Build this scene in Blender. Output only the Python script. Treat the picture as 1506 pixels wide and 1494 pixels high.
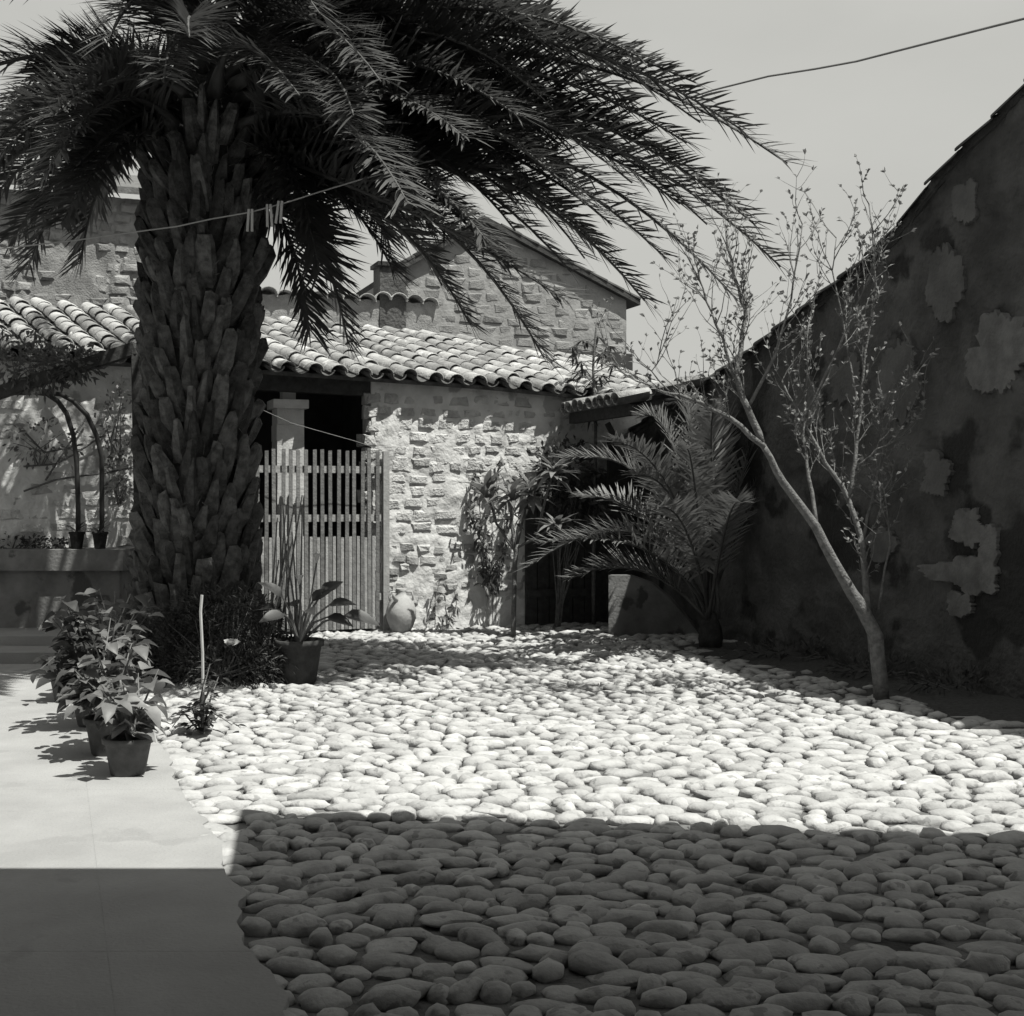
import bpy, bmesh, math, random
from mathutils import Vector, Matrix, noise
R = math.radians
V = Vector
random.seed(7)
for o in list(bpy.data.objects): bpy.data.objects.remove(o)
S = bpy.context.scene
COL = S.collection

# ------------------------------------------------------------------ camera
F, CX, HY, CAMH = 1925.0, 753.0, 735.0, 1.6      # photo pixels; horizon row; eye height
cam = bpy.data.cameras.new('camera'); co = bpy.data.objects.new('camera', cam); COL.objects.link(co)
co.location = (0, 0, CAMH); co.rotation_euler = (R(90), 0, 0)
cam.sensor_width = 36; cam.lens = 36*F/1506; cam.shift_y = (HY-747)/1506
cam.clip_start = .05; cam.clip_end = 2000
S.camera = co
S.render.resolution_x, S.render.resolution_y = 1024, 1016

# ------------------------------------------------------------------ sky, sun, exposure (a black and white print)
SUN = V((.36, -.25, .899)).normalized()          # towards the sun
el = math.asin(SUN.z); az = math.atan2(SUN.x, SUN.y)
w = bpy.data.worlds.new('World'); S.world = w; w.use_nodes = True
nt = w.node_tree; nt.nodes.clear()
out = nt.nodes.new('ShaderNodeOutputWorld'); bg = nt.nodes.new('ShaderNodeBackground')
sky = nt.nodes.new('ShaderNodeTexSky'); sky.sky_type = 'NISHITA'; sky.sun_disc = False
sky.sun_elevation = el; sky.sun_rotation = az; sky.air_density = 1.0; sky.dust_density = 3.0
bw = nt.nodes.new('ShaderNodeRGBToBW'); nt.links.new(sky.outputs[0], bw.inputs[0])
tc = nt.nodes.new('ShaderNodeTexCoord'); mp = nt.nodes.new('ShaderNodeMapping'); mp.inputs['Scale'].default_value = (1.2, 1.2, 3.0)
nz = nt.nodes.new('ShaderNodeTexNoise'); nz.inputs['Scale'].default_value = 2.2; nz.inputs['Detail'].default_value = 5
nt.links.new(tc.outputs['Generated'], mp.inputs[0]); nt.links.new(mp.outputs[0], nz.inputs['Vector'])
cr = nt.nodes.new('ShaderNodeMapRange'); cr.inputs[1].default_value = .42; cr.inputs[2].default_value = .68
cr.inputs[3].default_value = .80; cr.inputs[4].default_value = 1.0
nt.links.new(nz.outputs[0], cr.inputs[0])
mu = nt.nodes.new('ShaderNodeMix'); mu.inputs[3].default_value = 4.3       # thin bright cloud veil over the whole sky
nt.links.new(bw.outputs[0], mu.inputs[2]); nt.links.new(cr.outputs[0], mu.inputs[0])
cc = nt.nodes.new('ShaderNodeVectorMath'); cc.operation = 'SCALE'; cc.inputs[0].default_value = (1, 1, .945)
nt.links.new(mu.outputs[0], cc.inputs['Scale'])
nt.links.new(cc.outputs[0], bg.inputs[0]); bg.inputs[1].default_value = .10
nt.links.new(bg.outputs[0], out.inputs[0])
sl = bpy.data.lights.new('sun', 'SUN'); sl.energy = 5.0; sl.angle = R(.5); sl.color = (1, .995, .93)
so = bpy.data.objects.new('sun', sl); COL.objects.link(so); so.location = SUN*30
so.rotation_euler = SUN.to_track_quat('Z', 'Y').to_euler()
S.view_settings.view_transform = 'Standard'; S.view_settings.look = 'None'
S.view_settings.exposure = 0.45; S.view_settings.gamma = 1

# ------------------------------------------------------------------ pixel -> place
def at(px, py, D): return V(((px-CX)/F*D, D, CAMH-(py-HY)/F*D))
def gr(px, py, z=0.0):
    D = (CAMH-z)*F/(py-HY); return at(px, py, D)
TH = R(20)                                        # the yard is turned 20 degrees to the view
U = V((math.cos(TH), math.sin(TH), 0)); W = V((-math.sin(TH), math.cos(TH), 0)); Z = V((0, 0, 1))
H0 = gr(700, 921); H0.z = 0
def hw(u, d, z): return H0 + U*u - W*d + Z*z      # house-wall frame: u along the wall, d out into the yard
def onwall(px, py, d=0.0):                        # pixel -> (u, z) on the plane at d in front of the house wall
    dr = V(((px-CX)/F, 1, -(py-HY)/F)); p = H0 - W*d
    t = p.dot(W)/dr.dot(W); q = dr*t + V((0, 0, CAMH)); r = q-p
    return r.dot(U), q.z
G0 = gr(1463, 1020); G0.z = 0
def gw(v, d, z): return G0 + W*v - U*d + Z*z      # right gable wall: v along it (away), d out into the yard
def ongable(px, py, d=0.0):
    dr = V(((px-CX)/F, 1, -(py-HY)/F)); p = G0 - U*d
    t = p.dot(U)/dr.dot(U); q = dr*t + V((0, 0, CAMH)); r = q-p
    return r.dot(W), q.z
HM = Matrix(((U.x, -W.x, 0, H0.x), (U.y, -W.y, 0, H0.y), (0, 0, 1, 0), (0, 0, 0, 1)))

# ------------------------------------------------------------------ materials, all greys
MT = {}
KA = .66                                          # all greys below are on this common scale
def mat(name, a, b, scale=6, rough=.85, bump=0, bscale=30, rnd=0, trans=0, detail=5, lo=.35, hi=.65, spots=None, spec=.3, bdist=.02, coat=None):
    a *= KA; b *= KA
    if spots: spots = (spots[0]*KA, spots[1], spots[2])
    m = bpy.data.materials.new(name); m.use_nodes = True; n = m.node_tree; n.nodes.clear(); L = n.links.new
    o = n.nodes.new('ShaderNodeOutputMaterial'); p = n.nodes.new('ShaderNodeBsdfPrincipled')
    g = n.nodes.new('ShaderNodeNewGeometry')
    t = n.nodes.new('ShaderNodeTexNoise'); t.inputs['Scale'].default_value = scale; t.inputs['Detail'].default_value = detail
    t.inputs['Roughness'].default_value = .6
    L(g.outputs['Position'], t.inputs['Vector'])
    mr = n.nodes.new('ShaderNodeMapRange'); mr.inputs[1].default_value = lo; mr.inputs[2].default_value = hi
    mr.inputs[3].default_value = a; mr.inputs[4].default_value = b; L(t.outputs[0], mr.inputs[0])
    val = mr.outputs[0]
    if spots:                                     # (value, scale, threshold) patches with a shape of their own
        t2 = n.nodes.new('ShaderNodeTexNoise'); t2.inputs['Scale'].default_value = spots[1]; t2.inputs['Detail'].default_value = 6
        off = n.nodes.new('ShaderNodeVectorMath'); off.operation = 'ADD'; off.inputs[1].default_value = (13.7, 4.1, 7.7)
        L(g.outputs['Position'], off.inputs[0]); L(off.outputs[0], t2.inputs['Vector'])
        m2 = n.nodes.new('ShaderNodeMapRange'); m2.inputs[1].default_value = spots[2]; m2.inputs[2].default_value = spots[2]+.04
        L(t2.outputs[0], m2.inputs[0])
        mx = n.nodes.new('ShaderNodeMix'); L(m2.outputs[0], mx.inputs[0]); L(val, mx.inputs[2]); mx.inputs[3].default_value = spots[0]
        val = mx.outputs[0]
    if rnd:
        oi = n.nodes.new('ShaderNodeObjectInfo'); r = n.nodes.new('ShaderNodeMapRange')
        r.inputs[3].default_value = 1-rnd; r.inputs[4].default_value = 1+rnd; L(oi.outputs['Random'], r.inputs[0])
        k = n.nodes.new('ShaderNodeMath'); k.operation = 'MULTIPLY'; L(val, k.inputs[0]); L(r.outputs[0], k.inputs[1]); val = k.outputs[0]
    at_ = n.nodes.new('ShaderNodeAttribute'); at_.attribute_name = 'tone'     # per piece tone inside joined meshes (0 when absent)
    k = n.nodes.new('ShaderNodeMath'); k.operation = 'MULTIPLY_ADD'; L(at_.outputs['Fac'], k.inputs[0]); L(val, k.inputs[1]); L(val, k.inputs[2]); val = k.outputs[0]
    cb = n.nodes.new('ShaderNodeCombineColor'); [L(val, cb.inputs[i]) for i in range(3)]
    L(cb.outputs[0], p.inputs['Base Color']); p.inputs['Roughness'].default_value = rough
    p.inputs['Specular IOR Level'].default_value = spec
    if bump:
        tb = n.nodes.new('ShaderNodeTexNoise'); tb.inputs['Scale'].default_value = bscale; tb.inputs['Detail'].default_value = 6
        L(g.outputs['Position'], tb.inputs['Vector'])
        bp = n.nodes.new('ShaderNodeBump'); bp.inputs['Strength'].default_value = bump; bp.inputs['Distance'].default_value = bdist
        L(tb.outputs[0], bp.inputs['Height']); L(bp.outputs[0], p.inputs['Normal'])
    sh = p.outputs[0]
    if trans:
        tr = n.nodes.new('ShaderNodeBsdfTranslucent'); L(cb.outputs[0], tr.inputs[0])
        ms = n.nodes.new('ShaderNodeMixShader'); ms.inputs[0].default_value = trans; L(sh, ms.inputs[1]); L(tr.outputs[0], ms.inputs[2]); sh = ms.outputs[0]
    L(sh, o.inputs[0]); MT[name] = m; return m
mat('earth', .15, .25, 5, .95, .5, 40, spots=(.07, 3.0, .60))
mat('cobble', .44, .60, 7, .9, .4, 38, rnd=.16, spots=(.34, 14, .60))
mat('cement', .40, .50, 1.6, .85, .3, 60, spots=(.40, 2.3, .60), rnd=.02, detail=9)
mat('mortar', .78, 1.0, 4, .95, .5, 22, spots=(.56, 2.4, .60), bdist=.03)
mat('mortar_far', .36, .48, 4, .95, .6, 20)
mat('frond_young', .20, .30, 3, .5, rnd=.25, trans=.25, spec=.5)
mat('slat_short', .42, .56, 14, .8, .4, 40, rnd=.12)
mat('adobe', .58, .82, 9, .95, .9, 35, rnd=.16, bdist=.03)
mat('rubble', .42, .64, 9, .95, .8, 40, rnd=.3)
mat('plaster', .70, .88, 4, .9, .4, 40)
mat('tile', .36, .54, 8, .9, .6, 40, rnd=.34, spots=(.66, 6, .60))
mat('tile_dark', .06, .11, 8, 1.0, .5, 40, rnd=.3)
mat('bark_pale', .15, .29, 22, .9, .7, 60)
mat('channel', .12, .24, 8, .95, .5, 40)
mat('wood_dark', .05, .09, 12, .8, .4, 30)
mat('wood_slat', .20, .32, 14, .8, .4, 40, rnd=.18)
mat('wood_pale', .42, .55, 14, .8, .3, 40)
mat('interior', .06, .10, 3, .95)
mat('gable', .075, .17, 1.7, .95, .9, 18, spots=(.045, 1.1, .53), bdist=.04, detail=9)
mat('gable_mid', .12, .20, 3, .95, .7, 30)
mat('gable_plaster', .16, .27, 6, .95, .5, 40)
mat('stone_far', .28, .42, 6, .95, .7, 40, rnd=.25)
mat('cistern', .20, .34, 3, .9, .4, 30, spots=(.12, 2.5, .58))
mat('iron', .03, .05, 20, .6)
mat('terracotta', .10, .17, 10, .85, .3, 40, rnd=.15)
mat('soil', .06, .12, 30, .95, .5, 60)
mat('bark', .14, .26, 22, .9, .7, 60)
mat('palm_bark', .03, .07, 14, .95, .9, 40)
mat('boot', .06, .17, 12, .9, .9, 45, rnd=.5)
mat('frond', .085, .13, 3, .5, rnd=.25, trans=.25, spec=.5)
mat('rachis', .08, .13, 6, .6, rnd=.2)
mat('leaf', .15, .25, 8, .5, rnd=.35, trans=.28, spec=.5)
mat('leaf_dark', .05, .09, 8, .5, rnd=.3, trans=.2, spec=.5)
mat('leaf_pale', .22, .34, 10, .5, rnd=.2, trans=.3, spec=.5)
mat('petal', .75, .82, 10, .6, trans=.3)
mat('clay', .45, .58, 7, .8, .3, 30)
mat('cord', .45, .5, 10, .8)
mat('wire', .26, .32, 10, .6)
mat('stick', .6, .7, 10, .8)

# ------------------------------------------------------------------ mesh helpers
class MB:
    def __init__(s): s.v = []; s.f = []; s.t = []; s.cur = 0.0
    def add(s, vs, fs):
        k = len(s.v); s.v += [tuple(x) for x in vs]; s.f += [tuple(i+k for i in f) for f in fs]; s.t += [s.cur]*len(vs)
    def hexa(s, p): s.add(p, [(0,3,2,1),(4,5,6,7),(0,1,5,4),(1,2,6,5),(2,3,7,6),(3,0,4,7)])
    def box(s, c, sx, sy, sz, ax=V((1,0,0)), ay=V((0,1,0)), az_=V((0,0,1))):
        c = V(c); a = ax*sx/2; b = ay*sy/2; d = az_*sz/2
        s.hexa([c-a-b-d, c+a-b-d, c+a+b-d, c-a+b-d, c-a-b+d, c+a-b+d, c+a+b+d, c-a+b+d])
    def bar(s, p, q, wd, th, up=V((0,0,1))):
        p, q = V(p), V(q); t = (q-p).normalized()
        a = t.cross(up); a = a.normalized() if a.length > 1e-4 else V((1,0,0)); b = a.cross(t).normalized()
        s.box((p+q)/2, (q-p).length, wd, th, t, a, b)
    def tube(s, pts, rad, n=7, cap=True):
        pts = [V(p) for p in pts]; m = len(pts)
        if not hasattr(rad, '__len__'): rad = [rad]*m
        vs = []; fs = []; ref = None
        for i, p in enumerate(pts):
            t = (pts[min(i+1, m-1)]-pts[max(i-1, 0)]).normalized()
            if ref is None: ref = t.orthogonal().normalized()
            a = (ref - t*ref.dot(t)); a = a.normalized() if a.length > 1e-5 else t.orthogonal().normalized(); ref = a; b = t.cross(a)
            for j in range(n):
                an = 2*math.pi*j/n; vs.append(p+(a*math.cos(an)+b*math.sin(an))*rad[i])
        for i in range(m-1):
            for j in range(n):
                k = (j+1) % n; fs.append((i*n+j, i*n+k, (i+1)*n+k, (i+1)*n+j))
        if cap: fs.append(tuple(range(n-1, -1, -1))); fs.append(tuple((m-1)*n+j for j in range(n)))
        s.add(vs, fs)
    def lathe(s, prof, c=(0,0,0), n=24, wob=0):
        c = V(c); vs = []; fs = []; m = len(prof)
        for i, (r, z) in enumerate(prof):
            for j in range(n):
                an = 2*math.pi*j/n; rr = r*(1+wob*noise.noise(V((math.cos(an)*2, math.sin(an)*2, z*4))))
                vs.append(c+V((rr*math.cos(an), rr*math.sin(an), z)))
        for i in range(m-1):
            for j in range(n):
                k = (j+1) % n; fs.append((i*n+j, i*n+k, (i+1)*n+k, (i+1)*n+j))
        s.add(vs, fs)
    def leaf(s, p, d, up, L, wd, fold=.25, droop=.25, seg=3):
        """a pointed blade: midrib bent down, two halves folded along it"""
        d = d.normalized(); a = d.cross(up); a = a.normalized() if a.length > 1e-3 else d.orthogonal().normalized(); nrm = a.cross(d)
        vs = []; fs = []
        for i in range(seg+1):
            t = i/seg; wv = wd*.5*math.sin(math.pi*min(1, t**.75*.97+.03))
            q = p+d*L*t - Z*(droop*L*t*t)
            vs += [q-a*wv+nrm*wv*fold, q, q+a*wv+nrm*wv*fold]
        for i in range(seg):
            k = i*3; fs += [(k, k+1, k+4, k+3), (k+1, k+2, k+5, k+4)]
        s.add(vs, fs)
    def build(s, name, m, parent=None, smooth=False, kind=None):
        me = bpy.data.meshes.new(name); me.from_pydata(s.v, [], s.f); me.update()
        if any(s.t):
            a = me.attributes.new('tone', 'FLOAT', 'POINT'); a.data.foreach_set('value', s.t)
        return link(name, me, m, parent, smooth, kind)
def link(name, me, m, parent=None, smooth=False, kind=None):
    if not me.materials: me.materials.append(MT[m])
    if smooth and me.polygons: me.polygons.foreach_set('use_smooth', [True]*len(me.polygons))
    o = bpy.data.objects.new(name, me); COL.objects.link(o)
    if parent: o.parent = parent
    if kind: o['kind'] = kind
    return o
def inst(name, me, M, parent=None):
    o = bpy.data.objects.new(name, me); COL.objects.link(o)
    if parent: o.parent = parent; o.matrix_local = parent_inv(parent) @ M
    else: o.matrix_local = M
    return o
def parent_inv(p):
    M = Matrix.Identity(4)
    while p: M = p.matrix_basis @ M; p = p.parent
    return M.inverted()
def thing(name, label, cat, group=None, loc=None):
    o = bpy.data.objects.new(name, None); COL.objects.link(o); o.empty_display_size = .1
    tag(o, label, cat, group); return o
def tag(o, label, cat, group=None):
    o['label'] = label; o['category'] = cat
    if group: o['group'] = group
    return o
def setting(o): o['kind'] = 'structure'; return o
def frame(p, x, y, z):
    return Matrix(((x.x, y.x, z.x, p.x), (x.y, y.y, z.y, p.y), (x.z, y.z, z.z, p.z), (0, 0, 0, 1)))
def sc(x, y, z): return Matrix.Diagonal((x, y, z, 1))
rr = random.uniform
def nz2(x, y, z=0, s=1): return noise.fractal(V((x*s, y*s, z*s)), .8, 2.1, 4)
def grid(mb, P, nu, nv, skip=None):
    vs = [P(i/nu, j/nv) for j in range(nv+1) for i in range(nu+1)]
    fs = [(j*(nu+1)+i, j*(nu+1)+i+1, (j+1)*(nu+1)+i+1, (j+1)*(nu+1)+i) for j in range(nv) for i in range(nu)]
    mb.add(vs, fs)
def blockmesh(name, m, jit=.06, cham=.14):        # a worn block, 1x1x1, face towards -Y
    b = MB(); f = []
    for y, k in ((.5, 0), (-.32, 0), (-.5, cham)):
        for x, z in ((-.5, -.5), (.5, -.5), (.5, .5), (-.5, .5)):
            f.append(V((x*(1-k*2)+rr(-jit, jit), y+rr(-jit, jit)*.6, z*(1-k*2)+rr(-jit, jit))))
    b.add(f, [(3,2,1,0)]+[(i, (i+1)%4, (i+1)%4+4, i+4) for i in range(4)]+[(i+4, (i+1)%4+4, (i+1)%4+8, i+8) for i in range(4)]+[(8,9,10,11)])
    me = bpy.data.meshes.new(name); me.from_pydata(b.v, [], [t[::-1] for t in b.f]); me.update(); me.materials.append(MT[m])
    bm = bmesh.new(); bm.from_mesh(me); bmesh.ops.recalc_face_normals(bm, faces=bm.faces); bm.to_mesh(me); bm.free()
    return me
def pebble(b, c, ax, ay, sx, sy, sz, sub, seed):
    bm = bmesh.new(); bmesh.ops.create_icosphere(bm, subdivisions=sub, radius=1)
    vs = []
    for v in bm.verts:
        p = v.co.copy(); k = 1+.30*noise.noise(p*1.25+V((seed*3.1, seed*1.7, 0)))+.10*noise.noise(p*2.8+V((seed, 0, seed)))
        p = V((math.copysign(abs(p.x)**.86, p.x), math.copysign(abs(p.y)**.86, p.y), p.z))*k
        vs.append(V(c)+ax*p.x*sx+ay*p.y*sy+Z*p.z*sz)
    fs = [tuple(v.index for v in f.verts) for f in bm.faces]; bm.free()
    b.add(vs, fs)

# ================================================================== GROUND
b = MB()
def gz(x, y): return .012*noise.noise(V((x*.6, y*.6, 0)))-.028
b.add([(-900,-300,-.07),(900,-300,-.07),(900,1600,-.07),(-900,1600,-.07)], [(0,1,2,3)])
setting(b.build('ground', 'earth'))
b = MB(); grid(b, lambda s, t: V((-9+16*s, 1+19*t, gz(-9+16*s, 1+19*t))), 90, 100)
yard = b.build('cobbled_yard', 'earth', smooth=True); setting(yard)
# edge between the cement walk and the cobbles
E0 = gr(402, 1465); E1 = gr(330, 1285); E2 = gr(243, 1110)
def edge_x(y):
    pts = [(E0.y, E0.x), (E1.y, E1.x), (E2.y, E2.x)]
    if y < pts[1][0]: a, c = pts[0], pts[1]
    else: a, c = pts[1], pts[2]
    return a[1]+(c[1]-a[1])*(y-a[0])/(c[0]-a[0])
def wall_x(y): return G0.x-math.tan(TH)*(y-G0.y)
def house_y(x): return H0.y+math.tan(TH)*(x-H0.x)
pebmesh = []
for i in range(14):
    b = MB(); pebble(b, (0,0,0), V((1,0,0)), V((0,1,0)), 1, 1, 1, 2, i+3)
    me = bpy.data.meshes.new('cobble'); me.from_pydata(b.v, [], b.f); me.update(); me.materials.append(MT['cobble'])
    me.polygons.foreach_set('use_smooth', [True]*len(me.polygons)); pebmesh.append(me)
stones = []
y = 2.9; row = 0
while y < 17.6:
    dy = rr(.085, .13)
    x = edge_x(y)-.06+rr(0, .07)
    while x < wall_x(y)+.05 and x < .52*y+1.2:
        L = random.choice((rr(.08, .13), rr(.12, .18), rr(.15, .25), rr(.2, .29)))
        xc = x+L/2; yc = y+rr(-.04, .04)+.16*noise.noise(V((xc*1.1, y*.9, 8)))+.05*noise.noise(V((xc*3.1, y*2, 2)))
        x += L+rr(-.012, .014)
        if yc > house_y(xc)-.02: continue
        if yc < 14.6 and xc > wall_x(yc)-.95-.35*noise.noise(V((xc*1.3, yc*1.3, 4)))-.1*rr(-1, 1): continue
        stones.append((xc, yc, L*rr(.45, .53), dy*rr(.40, .70), rr(.024, .044), rr(-.35, .35)+.5*noise.noise(V((xc, yc, 5)))+(rr(-1.2, 1.2) if L < .15 else 0)))
    y += dy
def shown(s):
    D = s[1]; px = CX+s[0]/D*F; py = HY+CAMH/D*F
    return -10 < px < 1516 and py < 1500
vis = sorted([s for s in stones if shown(s)], key=lambda s: -s[2]*s[3]/s[1]**3)
near = set(id(s) for s in vis[:290])
b = MB(); k = 0
for s in stones:
    xc, yc, a, c, h, rot = s
    ax = V((math.cos(rot), math.sin(rot), 0)); ay = V((-math.sin(rot), math.cos(rot), 0))
    zc = gz(xc, yc)+h*.22+rr(-.010, .010); k += 1
    tilt = Matrix.Rotation(rr(-.13, .13), 4, 'X') @ Matrix.Rotation(rr(-.13, .13), 4, 'Y')
    if id(s) in near:
        inst('cobble', random.choice(pebmesh), Matrix.Translation((xc, yc, zc)) @ Matrix.Rotation(rot, 4, 'Z') @ tilt @ sc(a, c, h), yard)
    else:
        b.cur = rr(-.16, .16); pebble(b, (xc, yc, zc), ax, ay, a, c, h, 2 if yc < 9.5 else 1, k*.37)
b.build('cobbles', 'cobble', yard, True, 'stuff')

b = MB()                                          # dark soil strip, widened so its colour deepens the barn's shadow
def Pb(s_, t_):
    v_ = -3+7.2*s_; wd = 1.45+.3*noise.noise(V((v_*1.4, 2, 0))); p = gw(v_, -.03+wd*t_, 0); p.z = gz(p.x, p.y)+(.028+.02*noise.noise(p*4))*(1-t_**3)-.012*t_; return p
grid(b, Pb, 90, 14)
setting(b.build('soil_shade_bed', 'soil', None, True))
# cement walk: scored slabs
walk = MB(); walk.box((-6.2, 6.4, -.06), 1, 1, .02)
walk = MB()
ys = [2.2, 4.58, 7.15, 9.7, 12.0]
b = MB(); b.hexa([(-9,2.2,-.05),(edge_x(2.2)-.12,2.2,-.05),(edge_x(12.6)-.12,12.6,-.05),(-9,12.6,-.05),(-9,2.2,.0185),(edge_x(2.2)-.12,2.2,.0185),(edge_x(12.6)-.12,12.6,.0185),(-9,12.6,.0185)])
walk = setting(b.build('pavement', 'cement'))
for j in range(5):
    y0 = ys[j]+0.0008; y1 = (ys[j+1] if j < 4 else 12.6)-0.0008
    cols = [0, .52, 1.9, 3.1, 4.3, 6.5]
    for i in range(5):
        a0, a1 = cols[i], cols[i+1]
        b = MB(); n = 40; top = []; bot = []
        for e in range(2):
            off = (a0, a1)[e]+(0.0008 if e == 0 else -0.0008)
            for q in range(n+1):
                yy = y0+(y1-y0)*q/n; wob = .07*noise.noise(V((yy*2.3, 3.3, 0)))+.04*noise.noise(V((yy*7, 1.3, 0))) if (e == 0 and i == 0) else 0
                ex = edge_x(yy) if (e == 0 and i == 0) else E0.x+(E2.x-E0.x)*(yy-E0.y)/(E2.y-E0.y)
                top.append(V((ex-off+wob, yy, .020))); 
        m = n+1
        vs = top+[v-Z*.05 for v in top]
        fs = [(q, q+1, m+q+1, m+q) for q in range(n)]
        fs += [(q, q+2*m, q+1+2*m, q+1) for q in range(n)]+[(m+q+1, m+q+1+2*m, m+q+2*m, m+q) for q in range(n)]
        fs += [(0, m, 3*m, 2*m), (n, n+2*m, n+m+2*m, n+m)]
        b.add(vs, fs); b.build('paving_slab', 'cement', walk)

# ================================================================== THE ADOBE HOUSE
house = thing('farmhouse', 'adobe brick farmhouse with barrel tile roof behind the slatted gate', 'house')
uL = onwall(-60, 900)[0]; uA = onwall(203, 900)[0]; uB = onwall(546, 900)[0]; uR = 3.6
def eave_z(u):                                    # the eave sags to the right
    pts = [(-7, 3.2), (-3, 3.13), (0, 3.02), (1.4, 2.93), (4, 2.80)]
    for (a, za), (c, zc) in zip(pts, pts[1:]):
        if u <= c: return za+(zc-za)*(u-a)/(c-a)
    return pts[-1][1]
def wall_piece(u0, u1, nu, nv, amp=.022):
    b = MB()
    def P(s, t):
        u = u0+(u1-u0)*s; z = -.1+(eave_z(u)+.14)*t
        return hw(u, amp*nz2(u, z, 1, 2.1)+amp*.7*nz2(u, z, 5, 7), z)
    grid(b, P, nu, nv)
    k = len(b.v); top = eave_z(u0)
    for ue in (u0, u1):                           # reveals, 0.45 m thick wall
        b.add([hw(ue, .0, -.1), hw(ue, -.45, -.1), hw(ue, -.45, eave_z(ue)), hw(ue, 0, eave_z(ue))], [(0,1,2,3)])
    b.add([hw(u0, -.45, -.1), hw(u1, -.45, -.1), hw(u1, -.45, eave_z(u1)), hw(u0, -.45, eave_z(u0))], [(0,1,2,3)])
    return b.build('wall', 'mortar', house, True)
wall_piece(uB, uR, 150, 110); wall_piece(uL, uA, 80, 90)
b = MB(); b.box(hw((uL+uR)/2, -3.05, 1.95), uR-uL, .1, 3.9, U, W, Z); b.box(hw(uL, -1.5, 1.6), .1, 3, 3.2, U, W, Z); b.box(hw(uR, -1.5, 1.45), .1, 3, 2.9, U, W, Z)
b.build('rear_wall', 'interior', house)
AD = [blockmesh('brick', 'adobe', .09, .17) for i in range(10)]
RU = [blockmesh('stone', 'rubble', .13, .2) for i in range(10)]
def lay(u0, u1, z0, z1, hgt, lng, meshes, name, par, place, keep=lambda u, z: True, gap=.03, proud=.02, jit=.01, thick=.12):
    z = z0; row = 0
    while z < z1:
        h = hgt*rr(.88, 1.12); u = u0-rr(0, lng)*.8
        while u < u1:
            l = lng*rr(.75, 1.25)
            a0, a1 = max(u, u0), min(u+l, u1)
            if a1-a0 > lng*.3 and keep((a0+a1)/2, z+h/2):
                p, x, y_, zz = place((a0+a1)/2, z+h/2+rr(-jit, jit))
                pr = proud*rr(.2, 1.3)
                M = frame(p+y_*(thick/2-pr), x, y_, zz) @ Matrix.Rotation(rr(-.03, .03), 4, 'Y') @ sc(a1-a0-gap, thick, h-gap)
                inst(name, random.choice(meshes), M, par)
            u += l
        z += h; row += 1
wplace = lambda u, z: (hw(u, 0, z), U, W, Z)
uV = onwall(905, 900)[0]
lay(uB+.02, uV, 2.0, 2.86, .155, .27, AD, 'brick', house, wplace, lambda u, z: z < eave_z(u)-.12, .036, .010, .016)
lay(uB+.05, uV, 1.02, 2.0, .155, .28, AD, 'brick', house, wplace, lambda u, z: nz2(u, z, 3, 1.6) < .25, .028, .014, .025)
lay(uB+.2, uV, .04, .95, .125, .19, RU, 'stone', house, wplace, lambda u, z: nz2(u, z, 9, 1.4) < .22, .02, .02, .03)
lay(uL, uA-.05, .9, 2.9, .16, .3, AD, 'brick', house, wplace, lambda u, z: nz2(u, z, 13, 1.1) < .0, .03, .02)
# ragged jamb of the opening
for i in range(17):
    z = .1+i*.172
    inst('brick', random.choice(AD), frame(hw(uB+rr(-.03, .05), -.12, z), U, W, Z) @ sc(rr(.14, .24), .26, .15), house)
# porch interior behind the gate
b = MB()
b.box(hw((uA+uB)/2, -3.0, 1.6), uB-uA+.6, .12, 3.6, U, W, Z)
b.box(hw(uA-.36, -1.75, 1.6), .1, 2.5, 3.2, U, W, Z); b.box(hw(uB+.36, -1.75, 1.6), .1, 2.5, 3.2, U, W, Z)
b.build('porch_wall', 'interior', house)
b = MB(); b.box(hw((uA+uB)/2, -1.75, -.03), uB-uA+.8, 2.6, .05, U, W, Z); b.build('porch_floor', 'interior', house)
b = MB()
b.bar(hw(uA-.2, -.14, eave_z(uA)-.09), hw(uB+.25, -.14, eave_z(uB)-.09), .2, .2); b.build('lintel_beam', 'wood_dark', house)
# whitewashed pillar behind the gate
pu0 = onwall(404, 700, -.12)[0]; pu1 = onwall(451, 700, -.12)[0]
pz = onwall(428, 600, -.12)[1]
b = MB(); pc = (pu0+pu1)/2; pw = (pu1-pu0)-.06
for i in range(14):
    z0 = -.05+i*(pz+.05)/14; z1 = -.05+(i+1)*(pz+.05)/14
    b.box(hw(pc+rr(-.004, .004), -.12-.2, (z0+z1)/2), pw+rr(-.006, .006), .38, z1-z0-.003, U, W, Z)
pil = b.build('pillar', 'plaster', house)
b = MB(); b.box(hw(pc, -.32, pz+.05), pw+.10, .48, .105, U, W, Z); b.box(hw(pc, -.32, pz+.24), .16, .2, .28, U, W, Z)
b.build('capital', 'plaster', pil)

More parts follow.
